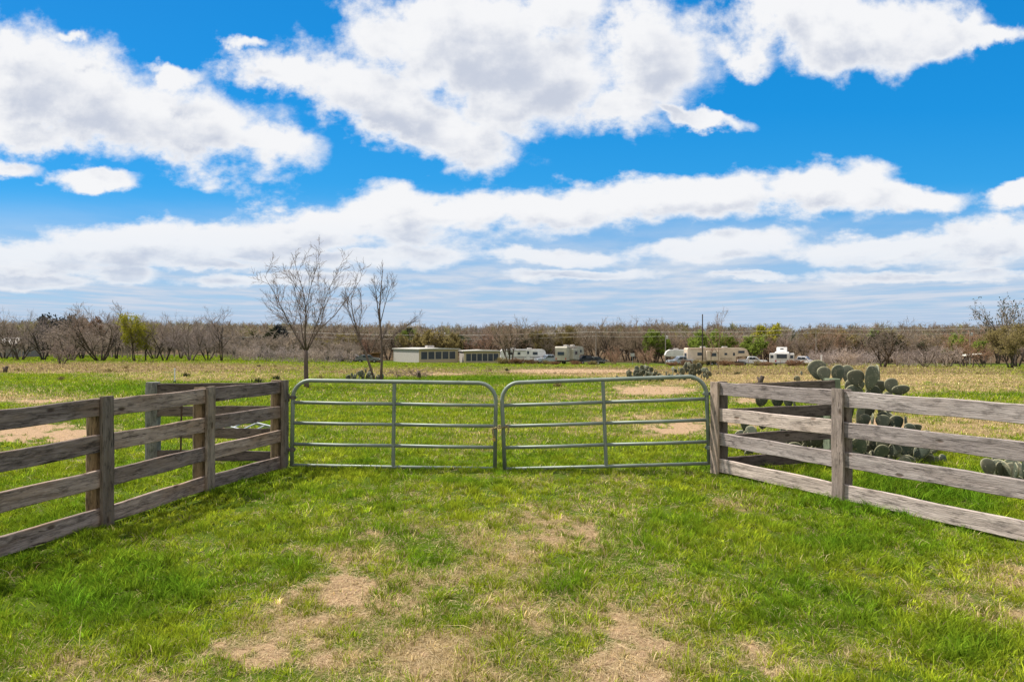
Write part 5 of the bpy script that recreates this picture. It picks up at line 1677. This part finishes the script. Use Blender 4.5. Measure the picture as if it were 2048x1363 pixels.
def field_posts():
    m_ = mat('weathered_stake', (.17, .13, .10), .9, .3, 4)
    mesh = MB().tube([(0, 0, -.2), (.01, 0, .6), (0, .01, 1.25)], [.05, .046, .042], 7).mesh('fence_stake', smooth=True)
    mesh.materials.append(m_)
    rng = random.Random(3)
    def put(px, d, lab, grp, s=1.0):
        c = spot(px, d)
        o = link('fence_stake', mesh)
        o.location = c
        o.rotation_euler = (rng.uniform(-.06, .06), rng.uniform(-.06, .06), rng.uniform(0, 6))
        o.scale = (s, s, s * rng.uniform(.9, 1.1))
        tag(o, lab, 'stake', grp)
    for px in (1795, 1818, 1847, 1872, 1895, 1921, 1946, 1982): put(px, 88, 'weathered wooden stake in the field line below the pinkish bushes', 'stakes along the field line', 1.15)
    for px in (1012, 1030, 1047, 1066, 1086): put(px, 106, 'thin stake in the row in front of the white travel trailer', 'stakes before the trailers', 1.1)
    for px in (1352, 1366, 1497, 1512, 1528, 1560, 1580): put(px, 108, 'thin stake in the row in front of the beige trailer and motorhome', 'stakes before the big trailers', 1.1)
field_posts()
def brush_pile():
    rng = random.Random(12)
    c = at(826, 754)
    mb = MB()
    for k in range(70):
        a = rng.uniform(0, 6.28)
        p_ = Vector((rng.gauss(0, .6), rng.gauss(0, .4), rng.uniform(-.05, .3)))
        d = Vector((math.cos(a), math.sin(a) * .5, rng.uniform(-.05, .5))) * rng.uniform(.3, .9)
        mb.tube([p_, p_ + d * .5 + Vector((0, 0, .05)), p_ + d], [.025, .018, .008], 5)
    o = mb.build('brush_pile', TWIG_B)
    o.location = c
    tag(o, 'low pile of dead branches in the dry grass before the long metal building', 'brush pile')
    me = MB().tube([(0, 0, -.1), (.02, 0, .2), (.12, .02, .42)], [.13, .11, .09], 9).tube([(0, 0, .15), (-.16, .05, .36)], [.06, .04], 7).mesh('stump', smooth=True)
    me.materials.append(BARK_D)
    for px, py, lab in ((838, 757, 'small dark stump beside the dead branch pile'), (10, 745, 'small dark stump in dry grass in front of the white roofed shed'), (1520, 770, 'small dark stump in dry grass behind the pale fence and its dark wing')):
        o = link('stump', me)
        o.location = at(px, py)
        o.rotation_euler = (0, 0, rng.uniform(0, 6))
        o.scale = (1.0, 1.0, 1.0)
        tag(o, lab, 'stump')
brush_pile()
def weeds():
    """dark weed tufts dotted over the far field"""
    rng = random.Random(31)
    ms = []
    for s in range(3):
        mb = MB()
        for k in range(70):
            a = rng.uniform(0, 6.28)
            p_ = Vector((rng.gauss(0, .12), rng.gauss(0, .12), 0))
            d = Vector((math.cos(a) * rng.uniform(.05, .3), math.sin(a) * rng.uniform(.05, .3), rng.uniform(.12, .4)))
            sd = Vector((-math.sin(a), math.cos(a), 0)) * .018
            mb.add([p_ - sd, p_ + sd, p_ + d * .6 + sd, p_ + d, p_ + d * .6 - sd], [(0, 1, 2, 3, 4)])
        me = raw(mb, 'weed_tuft'); me.materials.append(LEAF_DK if s == 0 else LEAF_OL); ms.append(me)
    for k in range(44):
        px = rng.uniform(-10, 2060)
        d = rng.uniform(20, 85) if px < 1420 else rng.uniform(30, 85)
        c = spot(px, d)
        o = link('weed_tuft', ms[rng.randrange(3)])
        o.location = c
        s_ = rng.uniform(.35, .8)
        o.scale = (s_, s_, s_)
        o.rotation_euler = (0, 0, rng.uniform(0, 6))
        tag(o, 'small dark weed tuft standing in the dry part of the field', 'weed', 'weed tufts dotted over the field')
weeds()
